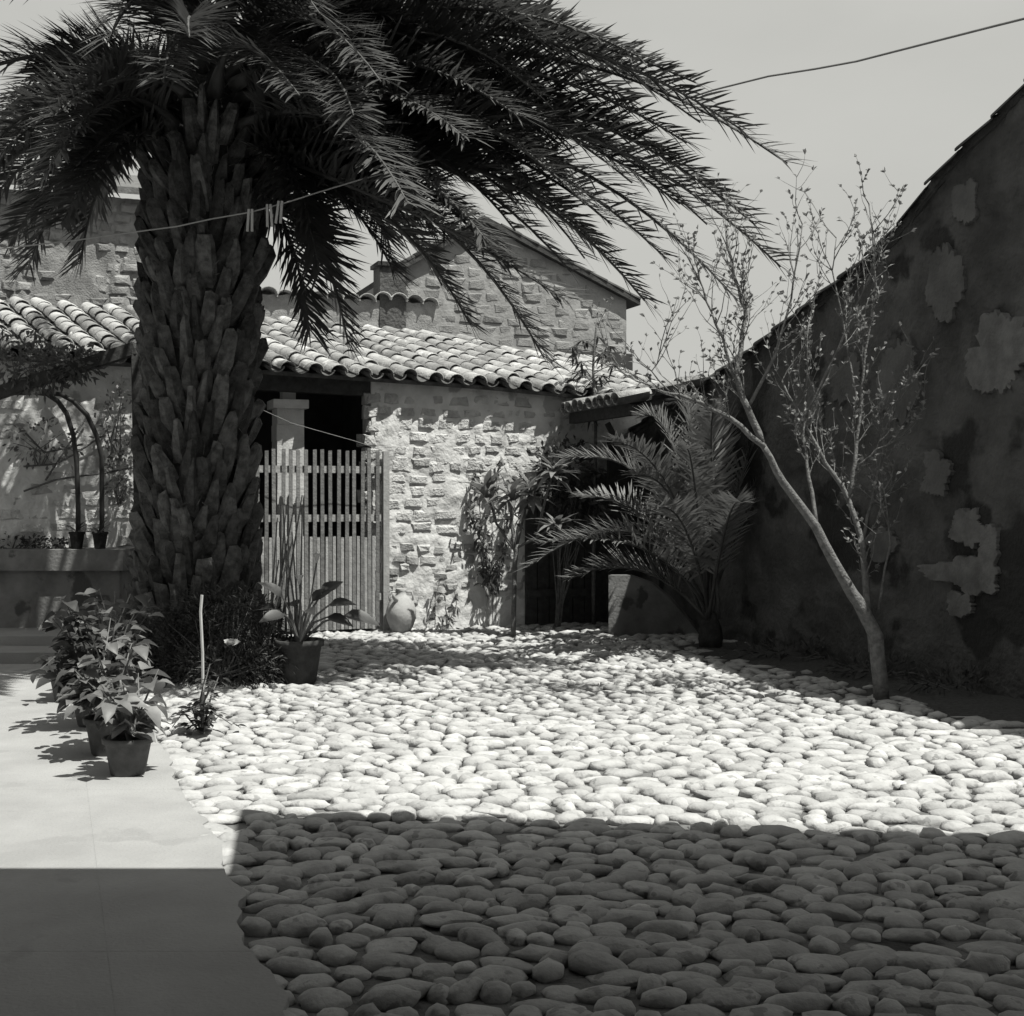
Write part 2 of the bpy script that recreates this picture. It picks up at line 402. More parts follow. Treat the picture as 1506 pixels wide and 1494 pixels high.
# barrel tile roof
def tilemesh(name, m, L, w0, w1, th=.016, n=8, flip=False):
    """half round tile along +Y (up the slope); w0 at the lower end"""
    b = MB(); vs = []; fs = []
    for y, w_ in ((0, w0), (L, w1)):
        for r_ in (w_/2, w_/2-th):
            for j in range(n+1):
                a = math.pi*j/n; z = math.sin(a)*r_*.82
                vs.append(V((-math.cos(a)*r_, y, -z+w_*.0 if flip else z)))
    m1 = n+1
    for j in range(n):
        fs += [(j, j+1, 2*m1+j+1, 2*m1+j), (m1+j+1, m1+j, 3*m1+j, 3*m1+j+1), (j+1, j, m1+j, m1+j+1)]
    b.add(vs, fs)
    me = bpy.data.meshes.new(name); me.from_pydata(b.v, [], b.f); me.update(); me.materials.append(MT[m])
    bm = bmesh.new(); bm.from_mesh(me); bmesh.ops.recalc_face_normals(bm, faces=bm.faces); bm.to_mesh(me); bm.free()
    me.polygons.foreach_set('use_smooth', [True]*len(me.polygons))
    return me
TILE = [tilemesh('tile', 'tile', .40, .235+rr(-.01, .01), .185) for i in range(3)]
TILED = [tilemesh('tile', 'tile_dark', .40, .22, .185) for i in range(2)]
CHAN = tilemesh('channel', 'channel', .40, .20, .235, flip=True)
def tiled(par, origin, along, upf, cols, spacing, course, ncf, first=0, jit=1.0, objs=True, chname='channel_tiles', stretch=1.0):
    """rows of cover tiles as objects, channel tiles between them joined"""
    ch = MB(); extra = MB()
    for i in range(cols):
        nc = ncf(i); o, up, nrm = origin(i*spacing), upf(i*spacing), None
        ax = along; nrm = ax.cross(up).normalized(); axx = up.cross(nrm).normalized()
        wob = rr(-.02, .02)*jit; roff = rr(-.13, .13)*jit
        for k in range(nc):
            yo = k*course-.02+rr(-.02, .02)*jit+(roff if k else 0)
            p = o+up*yo+nrm*(.055+.012*(k % 2)*0+rr(-.006, .006))+axx*(wob+rr(-.012, .012)*jit)
            Mt = frame(p, axx, up, nrm) @ Matrix.Rotation(rr(-.05, .05)*jit, 4, 'Z') @ Matrix.Rotation(-.035, 4, 'X') @ sc(rr(.90, 1.02), stretch*1.12, rr(.9, 1.1))
            if objs: inst('tile', random.choice(TILE), Mt, par)
            else: extra.cur = rr(-.3, .3); extra.add([Mt @ v.co for v in TILE[0].vertices], [tuple(f.vertices) for f in TILE[0].polygons])
            pc_ = o+axx*(spacing*.5)+up*(yo-.05)+nrm*.085
            Mc = frame(pc_, axx, up, nrm) @ Matrix.Rotation(rr(-.03, .03), 4, 'Z') @ Matrix.Rotation(-.03, 4, 'X')
            ch.cur = rr(-.2, .2); ch.add([Mc @ v.co for v in CHAN.vertices], [tuple(f.vertices) for f in CHAN.polygons])
    ch.build(chname, 'channel', par, True, 'stuff')
    if extra.v: extra.build('cover_tiles', 'tile', par, True, 'stuff')
PIT = R(18); RL = 3.3
b = MB()                                          # deck under the tiles
ru0 = uL-.3; ru1 = uR-.2
def rpt(u, s): return hw(u-.20*s, .07-s*math.cos(PIT), eave_z(u)+.03+s*math.sin(PIT))
grid(b, lambda s, t: rpt(ru0+(ru1-ru0)*s, -.02+t*(RL+.1)), 30, 4)
b.v = b.v+[tuple(V(v)-Z*.05) for v in b.v]; b.t += [0]*(len(b.v)-len(b.t)); n0 = len(b.v)//2
b.f += [tuple(i+n0 for i in f[::-1]) for f in b.f]
b.f += [(i, i+1, i+1+n0, i+n0)[::-1] for i in range(30)]
roof = b.build('roof', 'channel', house)
SP = .30
ncol = int((ru1-ru0)/SP)
upf = lambda a: (rpt(ru0+a, 1)-rpt(ru0+a, 0)).normalized()
tiled(roof, lambda a: rpt(ru0+a, -.09), (rpt(0, 0)-rpt(-1, 0)).normalized(), upf, ncol, SP, .335, lambda i: 10 if ru0+i*SP < 1.6 else 8, stretch=1.06)
# taller wall behind the roof, capped with crest tiles
cw0 = onwall(330, 500, -3.2)[0]; cw1 = onwall(640, 500, -3.2)[0]; cwz = onwall(500, 440, -3.2)[1]
b = MB(); grid(b, lambda s, t: hw(cw0+(cw1-cw0)*s, -3.12+.03*nz2(s*4, t*2, 2, 2), 3.7+(cwz-3.7)*t+(.04*nz2(s*6, 0, 0, 2) if t > .9 else 0)), 50, 12)
b.add([hw(cw0, -3.5, 3.7), hw(cw1, -3.5, 3.7), hw(cw1, -3.5, cwz), hw(cw0, -3.5, cwz)], [(1,0,3,2)])
b.build('crest_wall', 'stone_far', house, True)
for i in range(13):
    u = cw0+(cw1-cw0)*(i+.5)/13
    inst('tile', TILE[i % 3], frame(hw(u, -3.02, cwz-.02+rr(-.02, .03)), U, W, Z) @ sc(1.15, 1.4, 1.25), house)
c0 = onwall(554, 440, -3.3); c1 = onwall(592, 396, -3.3)
b = MB(); b.box(hw((c0[0]+c1[0])/2, -3.3, (c1[1]+3.9)/2), c1[0]-c0[0], .4, c1[1]-3.9, U, W, Z); b.box(hw((c0[0]+c1[0])/2, -3.3, c1[1]+.03), c1[0]-c0[0]+.08, .48, .06, U, W, Z)
b.build('chimney', 'gable', roof)

# ================================================================== GABLED STONE HOUSE BEHIND
DG = -6.0
gab = thing('stone_house', 'gabled stone house rising behind the tiled farmhouse roof', 'house')
P = [onwall(583, 560, DG), onwall(921, 560, DG), onwall(921, 440, DG), onwall(712, 330, DG), onwall(583, 402, DG)]
b = MB()
def gprof(u):
    a, c, d = P[4], P[3], P[2]
    return a[1]+(c[1]-a[1])*(u-a[0])/(c[0]-a[0]) if u < c[0] else c[1]+(d[1]-c[1])*(u-c[0])/(d[0]-c[0])
g0, g1 = P[0][0], P[1][0]
grid(b, lambda s, t: hw(g0+(g1-g0)*s, DG+.03*nz2(s*5, t*4, 4, 2), gprof(g0+(g1-g0)*s)*t), 60, 40)
for u in (g0, g1):
    b.add([hw(u, DG, 0), hw(u, DG-5, 0), hw(u, DG-5, gprof(u)), hw(u, DG, gprof(u))], [(0,1,2,3)])
b.build('wall', 'mortar_far', gab, True)
SF = [blockmesh('stone', 'stone_far', .1, .16) for i in range(8)]
zlow = onwall(750, 530, DG)[1]
lay(g0+.03, g1-.03, zlow, P[3][1], .2, .36, SF, 'stone', gab, lambda u, z: (hw(u, DG, z), U, W, Z), lambda u, z: z+.16 < gprof(u), .03, .018, .03, .15)
b = MB()
for (ua, za), (uc, zc_) in ((P[4], P[3]), (P[3], (P[2][0]+.22, P[2][1]-.115))):
    p0, p1 = hw(ua, DG+.14, za+.05), hw(uc, DG+.14, zc_+.05); q0, q1 = hw(ua, DG-5, za+.05), hw(uc, DG-5, zc_+.05)
    b.hexa([p0-Z*.05, p1-Z*.05, q1-Z*.05, q0-Z*.05, p0+Z*.06, p1+Z*.06, q1+Z*.06, q0+Z*.06])
groof = b.build('roof', 'tile_dark', gab)
for (ua, za), (uc, zc_) in ((P[3], P[4]), (P[3], (P[2][0]+.22, P[2][1]-.115))):
    A, B = hw(uc, DG+.05, zc_+.1), hw(ua, DG+.05, za+.1); up = (B-A).normalized(); n = int((B-A).length/.36)
    for k in range(n):
        ax = up.cross(Z).normalized(); nrm = ax.cross(up)
        inst('tile', TILED[k % 2], frame(A+up*k*.36, ax, up, nrm) @ sc(1.0, 1, .7), groof)

# ================================================================== UPPER WALL AT LEFT
DL = -4.2
up_h = thing('upper_house', 'tall rough masonry house behind the palm and pergola', 'house')
h0 = onwall(-90, 500, DL)[0]; h1 = onwall(300, 500, DL)[0]; hz = onwall(100, 285, DL)[1]
b = MB(); grid(b, lambda s, t: hw(h0+(h1-h0)*s, DL+.04*nz2(s*9, t*6, 4, 2)+.02*nz2(s*30, t*20, 4, 2), hz*t), 90, 60)
for u in (h0, h1): b.add([hw(u, DL, 0), hw(u, DL-4, 0), hw(u, DL-4, hz), hw(u, DL, hz)], [(0,1,2,3)])
b.build('wall', 'stone_far', up_h, True)
lay(h0, h1, onwall(100, 462, DL)[1], hz-.1, .15, .24, SF, 'stone', up_h, lambda u, z: (hw(u, DL, z), U, W, Z), lambda u, z: nz2(u, z, 2, 1.2) < .15, .025, .03, .025)
b = MB(); b.hexa([hw(h0-.2, DL+.3, hz), hw(h1+.2, DL+.3, hz), hw(h1+.2, DL-4, hz+1.2), hw(h0-.2, DL-4, hz+1.2), hw(h0-.2, DL+.3, hz+.1), hw(h1+.2, DL+.3, hz+.1), hw(h1+.2, DL-4, hz+1.3), hw(h0-.2, DL-4, hz+1.3)])
b.build('roof', 'channel', up_h)

# ================================================================== RIGHT BUILDING (gable end in shade)
barn = thing('barn', 'tall plastered barn with sloping tiled verge, its patchy wall in shade', 'barn')
prof_px = [(1463,195),(1440,214),(1385,270),(1347,318),(1340,333),(1290,385),(1240,425),(1190,462),(1120,518),(1070,552)]
prof = sorted(ongable(*p) for p in prof_px)
sl0 = (prof[3][1]-prof[0][1])/(prof[3][0]-prof[0][0])
vR = prof[0][0]-.9; prof = [(vR-6.0, prof[0][1]-.9*sl0-6.0*.36), (vR, prof[0][1]-.9*sl0)]+prof
prof.append((prof[-1][0]+3.2, prof[-1][1]-.75))
def pz_(v):
    for (a, za), (c, zc) in zip(prof, prof[1:]):
        if v <= c: return za+(zc-za)*(v-a)/(c-a)
    return prof[-1][1]
v0, v1 = prof[0][0], prof[-1][0]
b = MB()
def Pg(s, t):
    v = v0+(v1-v0)*s; z = -.1+(pz_(v)+.1)*t; n = nz2(v, z, 2, .55)
    d = .03*nz2(v, z, 3, 1.3)+.018*nz2(v, z, 8, 5)+(.03 if n > .05 else 0)
    return gw(v, d, z)
grid(b, Pg, 220, 110)
b.add([gw(v0, 0, -.1), gw(v0, -5, -.1), gw(v0, -5, pz_(v0)), gw(v0, 0, pz_(v0))], [(0,1,2,3)])
b.add([gw(v1, 0, -.1), gw(v1, -5, -.1), gw(v1, -5, pz_(v1)), gw(v1, 0, pz_(v1))], [(0,1,2,3)])
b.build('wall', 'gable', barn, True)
b = MB()                                          # roof deck
vs = []
for (v, z) in prof:
    vs += [gw(v, .02, z-.02), gw(v, -6, z-.02), gw(v, .02, z+.05), gw(v, -6, z+.05)]
fs = []
for i in range(len(prof)-1):
    k = i*4; fs += [(k, k+1, k+5, k+4), (k+2, k+6, k+7, k+3), (k, k+4, k+6, k+2)]
b.add(vs, fs); broof = b.build('roof', 'tile_dark', barn)
b = MB(); b.tube([gw(v, -.02, z+.075) for v, z in prof], .065, 6); b.build('verge_mortar', 'gable', barn)
v = v1
while v > vR+.1:                                  # verge tiles stepping up the gable
    L = rr(.34, .46); vn = v-L
    A = gw(v, .015+rr(-.015, .02), pz_(v)+.05); B = gw(vn, .015, pz_(vn)+.05); up = (B-A).normalized(); ax = -U; nrm = ax.cross(up).normalized()
    if nrm.z < 0: nrm = -nrm; ax = -ax
    inst('tile', random.choice(TILED), frame(A, ax, up, nrm) @ Matrix.Rotation(-.05, 4, 'X') @ sc(1.0, L/.36, .75), broof); v = vn
for (cx_, cy_, rx, rz, sd) in ((1478, 525, 45, 62, 1), (1424, 843, 56, 20, 2), (1416, 888, 20, 20, 3), (1428, 775, 24, 26, 4), (1445, 850, 30, 26, 7), (1460, 800, 14, 30, 8), (1330, 560, 30, 70, 11), (1395, 420, 24, 55, 12), (1250, 560, 26, 40, 13), (1380, 700, 22, 36, 14), (1425, 300, 16, 34, 15), (1190, 600, 24, 36, 16), (1300, 800, 20, 24, 17)):
    cv, cz = ongable(cx_, cy_); ev = abs(ongable(cx_+rx, cy_)[0]-cv); ez = abs(ongable(cx_, cy_-rz)[1]-cz)
    n = 140; ring = []
    for i in range(n):
        a = 2*math.pi*i/n; k = 1+.5*noise.noise(V((math.cos(a)*1.5, math.sin(a)*1.5, sd*4.3)))+.18*noise.noise(V((math.cos(a)*4, math.sin(a)*4, sd*2.3)))+.16*noise.noise(V((math.cos(a)*11, math.sin(a)*11, sd*5.3)))
        ring.append((cv+ev*k*math.cos(a), cz+ez*k*math.sin(a)))
    b = MB(); vs = [gw(q[0], .058 if sd < 9 else .05, q[1]) for q in ring]+[gw(cv, .066 if sd < 9 else .056, cz)]+[gw(q[0], -.02, q[1]) for q in ring]
    b.add(vs, [(i, (i+1) % n, n) for i in range(n)]+[(i, n+1+i, n+1+(i+1) % n, (i+1) % n) for i in range(n)])
    b.build('plaster_patch', 'gable_plaster' if sd < 9 else 'gable_mid', barn)

# ================================================================== LEAN-TO SHED IN THE CORNER
shed = thing('lean_to', 'dark open lean-to with a tile eave in the corner beside the young palm', 'shed')
e_far = at(838, 606, 16.85); 
ue = (e_far-H0).dot(U)
du = (gw(0, 0, 0)-H0).dot(U)-ue                   # width to the barn wall
ez = e_far.z; SPIT = R(14)
def spt(d, s, dz=0): return hw(ue+s*math.cos(SPIT), d, ez+s*math.sin(SPIT)+dz)
Ls = du/math.cos(SPIT); d0, d1 = .12, 1.95
b = MB(); b.hexa([spt(d1, 0, -.03), spt(d1, Ls, -.03), spt(d0, Ls, -.03), spt(d0, 0, -.03), spt(d1, 0, .02), spt(d1, Ls, .02), spt(d0, Ls, .02), spt(d0, 0, .02)])
sroof = b.build('roof', 'wood_dark', shed)
sup = (spt(0, 1)-spt(0, 0)).normalized()
tiled(sroof, lambda a: spt(d0+.1+a, -.1), W*-1 if False else -W, lambda a: sup, 9, .205, .35, lambda i: int(Ls/.35)+1)
b = MB(); b.bar(spt(d0, .05, -.1), spt(d1+.05, .05, -.1), .1, .12); b.build('eave_beam', 'wood_dark', shed)
for d in (d1-.06,):
    b = MB(); o_ = .1 if d < 1 else 1.3; b.bar(hw(ue+o_, d, -.05), hw(ue+o_, d, ez-.1+o_*.2), .11, .11, U); b.build('post', 'wood_dark', shed)
b = MB(); b.bar(at(893, 622, 16.2), at(934, 700, 16.2), .08, .07); b.build('brace', 'wood_dark', shed)
for i in range(5):
    b = MB(); d = d0+.15+i*.4; b.bar(spt(d, .02, -.07), spt(d, Ls-.05, -.07), .07, .08); b.build('rafter', 'wood_dark', shed)
b = MB()                                          # plank back, widened so dark planks stand in for the shade under it
b.box(hw(ue+du/2+.25, .1, 1.2), du-.6, .05, 2.4, U, W, Z); b.build('shade_plank_back', 'wood_dark', shed)

dr0 = onwall(772, 900, .05)[0]; dr1 = onwall(892, 900, .05)[0]; ndr = 7  # dark planks added on the house wall to deepen the lean-to's shadow
door = thing('shade_door', 'dark plank door added to deepen the shade under the lean-to', 'door')
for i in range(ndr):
    wd = (dr1-dr0)/ndr; b = MB(); b.box(hw(dr0+(i+.5)*wd, .05+rr(0, .006), .98), wd-.012, .04, 1.94, U, W, Z); b.build('shade_plank', 'wood_dark', door)
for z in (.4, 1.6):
    b = MB(); b.box(hw((dr0+dr1)/2, .085, z), dr1-dr0-.04, .03, .1, U, W, Z); b.build('shade_door_ledge', 'wood_dark', door)
# low plastered wall in front of the lean-to
lw = [(895, 846), (925, 846), (958, 858), (985, 880), (1012, 912), (1030, 935)]
D = 15.6
b = MB(); fr = [at(x, y, D) for x, y in lw]; bt = [V((p.x, p.y, -.03)) for p in fr]
n = len(fr); bk = [p+V((.05, .16, 0)) for p in fr]; bkb = [V((p.x, p.y, -.03)) for p in bk]
vs = fr+bt+bk+bkb; fs = []
for i in range(n-1):
    fs += [(i, n+i, n+i+1, i+1), (i, i+1, 2*n+i+1, 2*n+i), (2*n+i, 2*n+i+1, 3*n+i+1, 3*n+i)]
fs += [(0, 2*n, 3*n, n), (n-1, 2*n-1, 4*n-1, 3*n-1)]
b.add(vs, fs); tag(b.build('low_wall', 'cistern'), 'low grey plastered wall with a curved sloping top behind the young palm', 'wall')

# ================================================================== GATE
gate = thing('slatted_gate', 'tall wooden slatted gate closing the porch of the farmhouse', 'gate')
GD = .10
gu0 = onwall(300, 800, GD)[0]; gu1 = onwall(561, 800, GD)[0]
gz1 = onwall(460, 661, GD)[1]; gmid = onwall(460, 790, GD)[1]
nS = int(round((gu1-gu0)/.098)); 
SLm = []
for i in range(5):
    b = MB(); h = 1.0; k = rr(-.01, .01); t = rr(-.3, .3)
    b.hexa([(-.5,-.5,0),(.5,-.5,0),(.5,.5,0),(-.5,.5,0),(-.5+k,-.5,1),(.5+k,-.5,1+t*.01),(.5+k,.5,1+t*.01),(-.5+k,.5,1)])
    me = bpy.data.meshes.new('slat'); me.from_pydata(b.v, [], b.f); me.update(); me.materials.append(MT['wood_slat']); SLm.append(me)
SLs = [m_.copy() for m_ in SLm]
for m_ in SLs: m_.materials[0] = MT['slat_short']
fu = U; fw = W
for i in range(nS):
    u = gu0+(i+.5)*(gu1-gu0)/nS
    for j in range(2):
        uu = u+j*.049
        if uu > gu1: continue
        h = (gz1+rr(-.025, .025)-.03) if j == 0 else (gmid+rr(-.008, .012)-.03)
        M = frame(hw(uu, GD+(.0 if j == 0 else -.006), .03), U, W, Z) @ Matrix.Rotation(rr(-.006, .006), 4, 'Y') @ sc(.044 if j == 0 else .036, .022, h)
        inst('slat', random.choice(SLm if j == 0 else SLs), M, gate)
for py in (690, 762, 880):
    z = onwall(460, py, GD)[1]
    b = MB(); b.box(hw((gu0+gu1)/2, GD-.03, z), gu1-gu0, .03, .085, U, W, Z); b.build('rail', 'wood_pale', gate)
b = MB(); b.box(hw(gu1+.06, GD-.02, (gz1-.02)/2), .075, .07, gz1-.0, U, W, Z); b.build('gate_post', 'wood_pale', gate)

# ================================================================== VERANDA OVER THE CAMERA (casts the foreground shade)
ver = thing('veranda', 'high tiled veranda roof shading the foreground cobbles', 'veranda')
zt = 4.0; kx, ky = SUN.x/SUN.z, -SUN.y/SUN.z
sA = gr(352, 1193); sB = gr(1463, 1226); sC = gr(335, 1283)
A = V((sA.x+kx*zt, sA.y-ky*zt, zt)); B = V((sB.x+kx*zt, sB.y-ky*zt, zt)); B = A+(B-A)*1.25; C = V((sC.x+kx*zt, sC.y-ky*zt, zt)); Dv = V((-9, C.y, zt))
b = MB(); ring = [A, B, V((B.x, -2.5, zt)), V((-9, -2.5, zt)), Dv, C]; n = len(ring)
b.add(ring+[p-Z*.15 for p in ring], [tuple(range(n))[::-1], tuple(range(n, 2*n))]+[(i, (i+1) % n, n+(i+1) % n, n+i) for i in range(n)])
b.build('roof', 'wood_dark', ver)
for p in (V((B.x-.2, B.y-.2, 0)), V((-8.5, C.y-.25, 0)), V((B.x-.2, -2.2, 0)), V((-8.5, -2.2, 0))):
    b = MB(); b.box(p+Z*1.9, .22, .22, 3.9); b.build('post', 'plaster', ver)
b = MB(); b.box((-1.8, -2.7, 2.0), 14, .3, 4.1); b.build('wall', 'interior', ver)

lh = thing('sky_block_house', 'unseen stone house added along the cement walk to cut sky light on the barn', 'house')  # out of view, added to block sky light from the left
b = MB(); q0 = V((edge_x(1.0)-4.0, 1.0, 0)); q1 = q0+W*13.2; o_ = -U*.4
b.hexa([q0-Z*.1, q1-Z*.1, q1+o_-Z*.1, q0+o_-Z*.1, q0+Z*5.6, q1+Z*5.6, q1+o_+Z*5.6, q0+o_+Z*5.6]); b.build('wall', 'rubble', lh)  # wall of the added unseen house, blocks sky light
b = MB(); q0 = q0+U*.35; q1 = q1+U*.35; o_ = -U*4+Z*1.3
b.hexa([q0+Z*5.55, q1+Z*5.55, q1+o_+Z*5.55, q0+o_+Z*5.55, q0+Z*5.68, q1+Z*5.68, q1+o_+Z*5.68, q0+o_+Z*5.68]); b.build('roof', 'channel', lh)

# ================================================================== PALMS
def frond(par, p0, pc, p1, Lf=.5, n=100, t0=.16, vee=.45, rad=.03, m='frond', wl=.030):
    b = MB(); K = 16
    bz = lambda t: p0*(1-t)**2+pc*(2*t*(1-t))+p1*t*t
    pts = [bz(i/K) for i in range(K+1)]
    b.tube(pts, [rad*(1-.85*i/K)+.003+rad*1.4*max(0, 1-i/3.2)*(rad > .03) for i in range(K+1)], 6)
    rk = b; b = MB()
    roll = rr(-.35, .35)
    for i in range(n):
        t = t0+(1-t0)*(i+rr(-.3, .3))/n; t = min(max(t, .05), .995)
        q = bz(t); T = (bz(min(1, t+.01))-bz(t-.01)).normalized()
        sd = T.cross(Z); sd = sd.normalized() if sd.length > .05 else V((1, 0, 0)); nr = sd.cross(T)
        if nr.z < 0: nr = -nr
        c_, s_ = math.cos(roll), math.sin(roll); sd, nr = sd*c_+nr*s_, nr*c_-sd*s_
        prof_ = (.55+.45*math.sin(math.pi*min(1, (t-t0)/(1-t0)*1.15+.1)))*(1-.22*t)
        for sg in (-1, 1):
            a = R(62-20*t+rr(-11, 11)); bb = vee+rr(-.45, .45)
            d = T*math.cos(a)+(sd*sg*math.cos(bb)+nr*math.sin(bb))*math.sin(a)
            l = Lf*prof_*rr(.85, 1.12); wd = wl*rr(.8, 1.15)
            d = d.normalized(); s1 = d.cross(nr).normalized(); dr = Z*(l*rr(.02, .16))
            m1 = q+d*l*.35; m2 = q+d*l*.72-dr*.45; tp = q+d*l-dr
            b.add([q-s1*wd*.25, q+s1*wd*.25, m1-s1*wd*.5, m1+s1*wd*.5, m2-s1*wd*.36, m2+s1*wd*.36, tp], [(0,1,3,2), (2,3,5,4), (4,5,6)])
    fo = b.build('frond', m, par)
    rk.build('rachis', 'rachis', fo, True)
    return fo
palm = thing('date_palm', 'large date palm with thick boot-covered trunk overhanging the yard', 'palm tree')
PD = 12.4
axis = [(288, 1010), (289, 900), (289, 780), (292, 640), (296, 500), (302, 350), (310, 200), (316, 90)]
ax3 = [at(x, y, PD) for x, y in axis]; ax3[0].z = -.05
rads = [.56, .50, .46, .46, .48, .50, .50, .40]
b = MB()
def trunk_at(t):
    k = t*(len(ax3)-1); i = min(int(k), len(ax3)-2); f = k-i
    return ax3[i].lerp(ax3[i+1], f), rads[i]+(rads[i+1]-rads[i])*f
prof_r = []
vs = []; fs = []; N = 40; M_ = 60
for i in range(M_+1):
    c, r = trunk_at(i/M_)
    for j in range(N):
        a = 2*math.pi*j/N; q = c+V((math.cos(a), math.sin(a), 0))*(r-.07+.05*nz2(math.cos(a)*2, math.sin(a)*2, i*.25, 1.5)); vs.append(q)
for i in range(M_):
    for j in range(N):
        k = (j+1) % N; fs.append((i*N+j, i*N+k, (i+1)*N+k, (i+1)*N+j))
b.add(vs, fs); trunk = b.build('trunk', 'palm_bark', palm, True)
# leaf bases: shields pointing up and out
BT = []
for i in range(8):
    b = MB(); w0, w1, L = rr(.9, 1.1), rr(.5, .75), 1.0
    sec = [(0, w0, .06, .16), (.42, w0*.95, .36, .03), (.80, w1*1.05, .38, .0), (1.0, w1*rr(.35, .9), .2, .0)]
    vs = []
    for (h, w_, th, off) in sec:
        j = lambda: rr(-.05, .05)
        vs += [V((-w_/2+j(), off+.02, h+j())), V((-w_*.22+j(), off-th*.75, h+j())), V((w_*.22+j(), off-th*.75+j(), h+j())), V((w_/2+j(), off+.02, h+j())), V((0, off+th*.35, h-.04))]
    # -Y is outward
    vs = [V((v.x, -v.y if False else v.y-2*(v.y-0)*0, v.z)) for v in vs]
    fs = []
    for k in range(3):
        for j in range(5):
            fs.append((k*5+j, k*5+(j+1) % 5, (k+1)*5+(j+1) % 5, (k+1)*5+j))
    fs.append((15, 16, 17, 18, 19))
    b.add([V((v.x, -abs(v.y)*1.0 if v.y > 0 and False else v.y-rr(.30,.34)*v.z-.22*v.z*v.z, v.z)) for v in vs], fs)
    me = bpy.data.meshes.new('leaf_base'); me.from_pydata(b.v, [], b.f); me.update(); me.materials.append(MT['boot'])
    bm = bmesh.new(); bm.from_mesh(me); bmesh.ops.recalc_face_normals(bm, faces=bm.faces); bm.to_mesh(me); bm.free(); BT.append(me)
NB = 400; nobj = 0; rest = MB()
for i in range(NB):
    t = .01+.84*i/NB; c, r = trunk_at(t); a = i*(2*math.pi*5/13+.017)+rr(-.06, .06)
    outd = V((math.cos(a), math.sin(a), 0)); sx = Z.cross(outd)
    lean = rr(-.12, .02)+.35*max(0, t-.6)
    up = (Z+outd*lean+sx*rr(-.2, .2)).normalized(); sx = (sx-up*sx.dot(up)).normalized(); yy = up.cross(sx)
    M = frame(c+outd*(r-.045)-Z*.03, sx, yy, up) @ sc(rr(.13, .21), rr(.20, .32), rr(.30, .56))
    if outd.y < .12 and nobj < 296: inst('leaf_base', random.choice(BT), M, trunk); nobj += 1
    else:
        me = random.choice(BT); rest.cur = rr(-.4, .4); rest.add([M @ v.co for v in me.vertices], [tuple(f.vertices) for f in me.polygons])
rest.build('leaf_bases', 'boot', trunk, kind='stuff')
# fibres and stubs
b = MB()
for i in range(1500):
    t = rr(.0, .97); c, r = trunk_at(t); a = rr(0, 6.283); o_ = V((math.cos(a), math.sin(a), 0))
    p = c+o_*(r-.02); d = (Z*rr(-.6, 1)+o_*rr(.1, .8)+V((rr(-.5, .5), rr(-.5, .5), 0))).normalized(); L = rr(.05, .18)
    s_ = d.cross(o_); s_ = s_.normalized()*.006 if s_.length > .01 else V((.006, 0, 0))
    b.add([p-s_, p+s_, p+d*L], [(0,1,2)])
b.build('fibre', 'boot', trunk, kind='stuff')
C0 = at(312, 150, PD)
# fronds seen against the sky and the houses: (control px, control D, tip px, tip D)
FR = [((760,-40),12.6,(1158,240),11.6), ((780,40),12.0,(1148,392),11.2), ((760,70),12.6,(1085,442),12.0), ((700,130),12.0,(948,442),11.6),
      ((620,190),12.4,(800,526),12.0), ((560,230),12.8,(692,478),13.0), ((520,240),11.9,(830,440),11.0), ((720,20),13.2,(1040,330),13.4),
      ((470,260),12.6,(512,506),12.8), ((430,280),12.3,(455,486),12.2), ((660,100),13.4,(860,380),14.2), ((600,-60),13,(930,150),13.6),
      ((640,-120),12.2,(1030,180),12.2), ((560,-140),12.6,(790,30),13.0), ((560,-120),11.6,(800,60),10.9), ((560,150),11.4,(720,360),10.4),
      ((620,60),11.5,(860,300),10.6), ((580,-20),12.9,(780,210),14.3), ((500,100),11.2,(600,300),10.0), ((540,60),13.6,(640,260),15.2), ((690,60),12.2,(1000,300),12.0),
      ((720,-70),11.9,(1090,190),11.2), ((650,20),12.9,(930,240),13.2), ((600,80),12.0,(830,250),11.6), ((560,20),11.5,(760,170),10.7), ((640,130),12.6,(880,360),12.6),
      ((540,190),13.0,(650,420),13.9), ((480,30),11.0,(520,170),9.6), ((600,180),11.9,(745,400),11.3), ((500,160),13.4,(570,350),14.6),
      # left side
      ((120,60),12.4,(-110,300),12.2), ((140,120),12.0,(42,392),11.6), ((160,150),12.7,(118,388),13.0), ((100,-20),12.6,(-160,180),12.8), ((110,40),11.6,(-80,280),10.8),
      ((150,140),13.0,(20,350),13.6), ((60,90),12.3,(-120,380),12.0), ((170,60),11.4,(60,270),10.4), ((120,100),13.3,(-40,330),14.4), ((180,150),11.8,(90,330),11.0),
      ((150,-90),12.3,(-60,20),12.2), ((130,20),12.9,(-20,190),13.9), ((200,90),13.4,(140,300),15.0), ((60,60),12.0,(-60,330),11.2),
      # towards the camera and up
      ((330,0),11.2,(440,140),9.7), ((260,-30),11.2,(240,120),9.6), ((220,-80),11.4,(160,60),10.0), ((380,-120),11.4,(470,20),9.8), ((300,-160),12.2,(260,-60),10.8),
      ((430,-60),11.3,(560,120),9.8), ((400,-200),12.4,(560,-160),12.0), ((230,-220),12.6,(80,-200),12.9), ((320,-260),12.8,(420,-330),13.4), ((470,-160),13.2,(680,-80),14.4), ((180,-150),13.2,(-20,-90),14.4)]
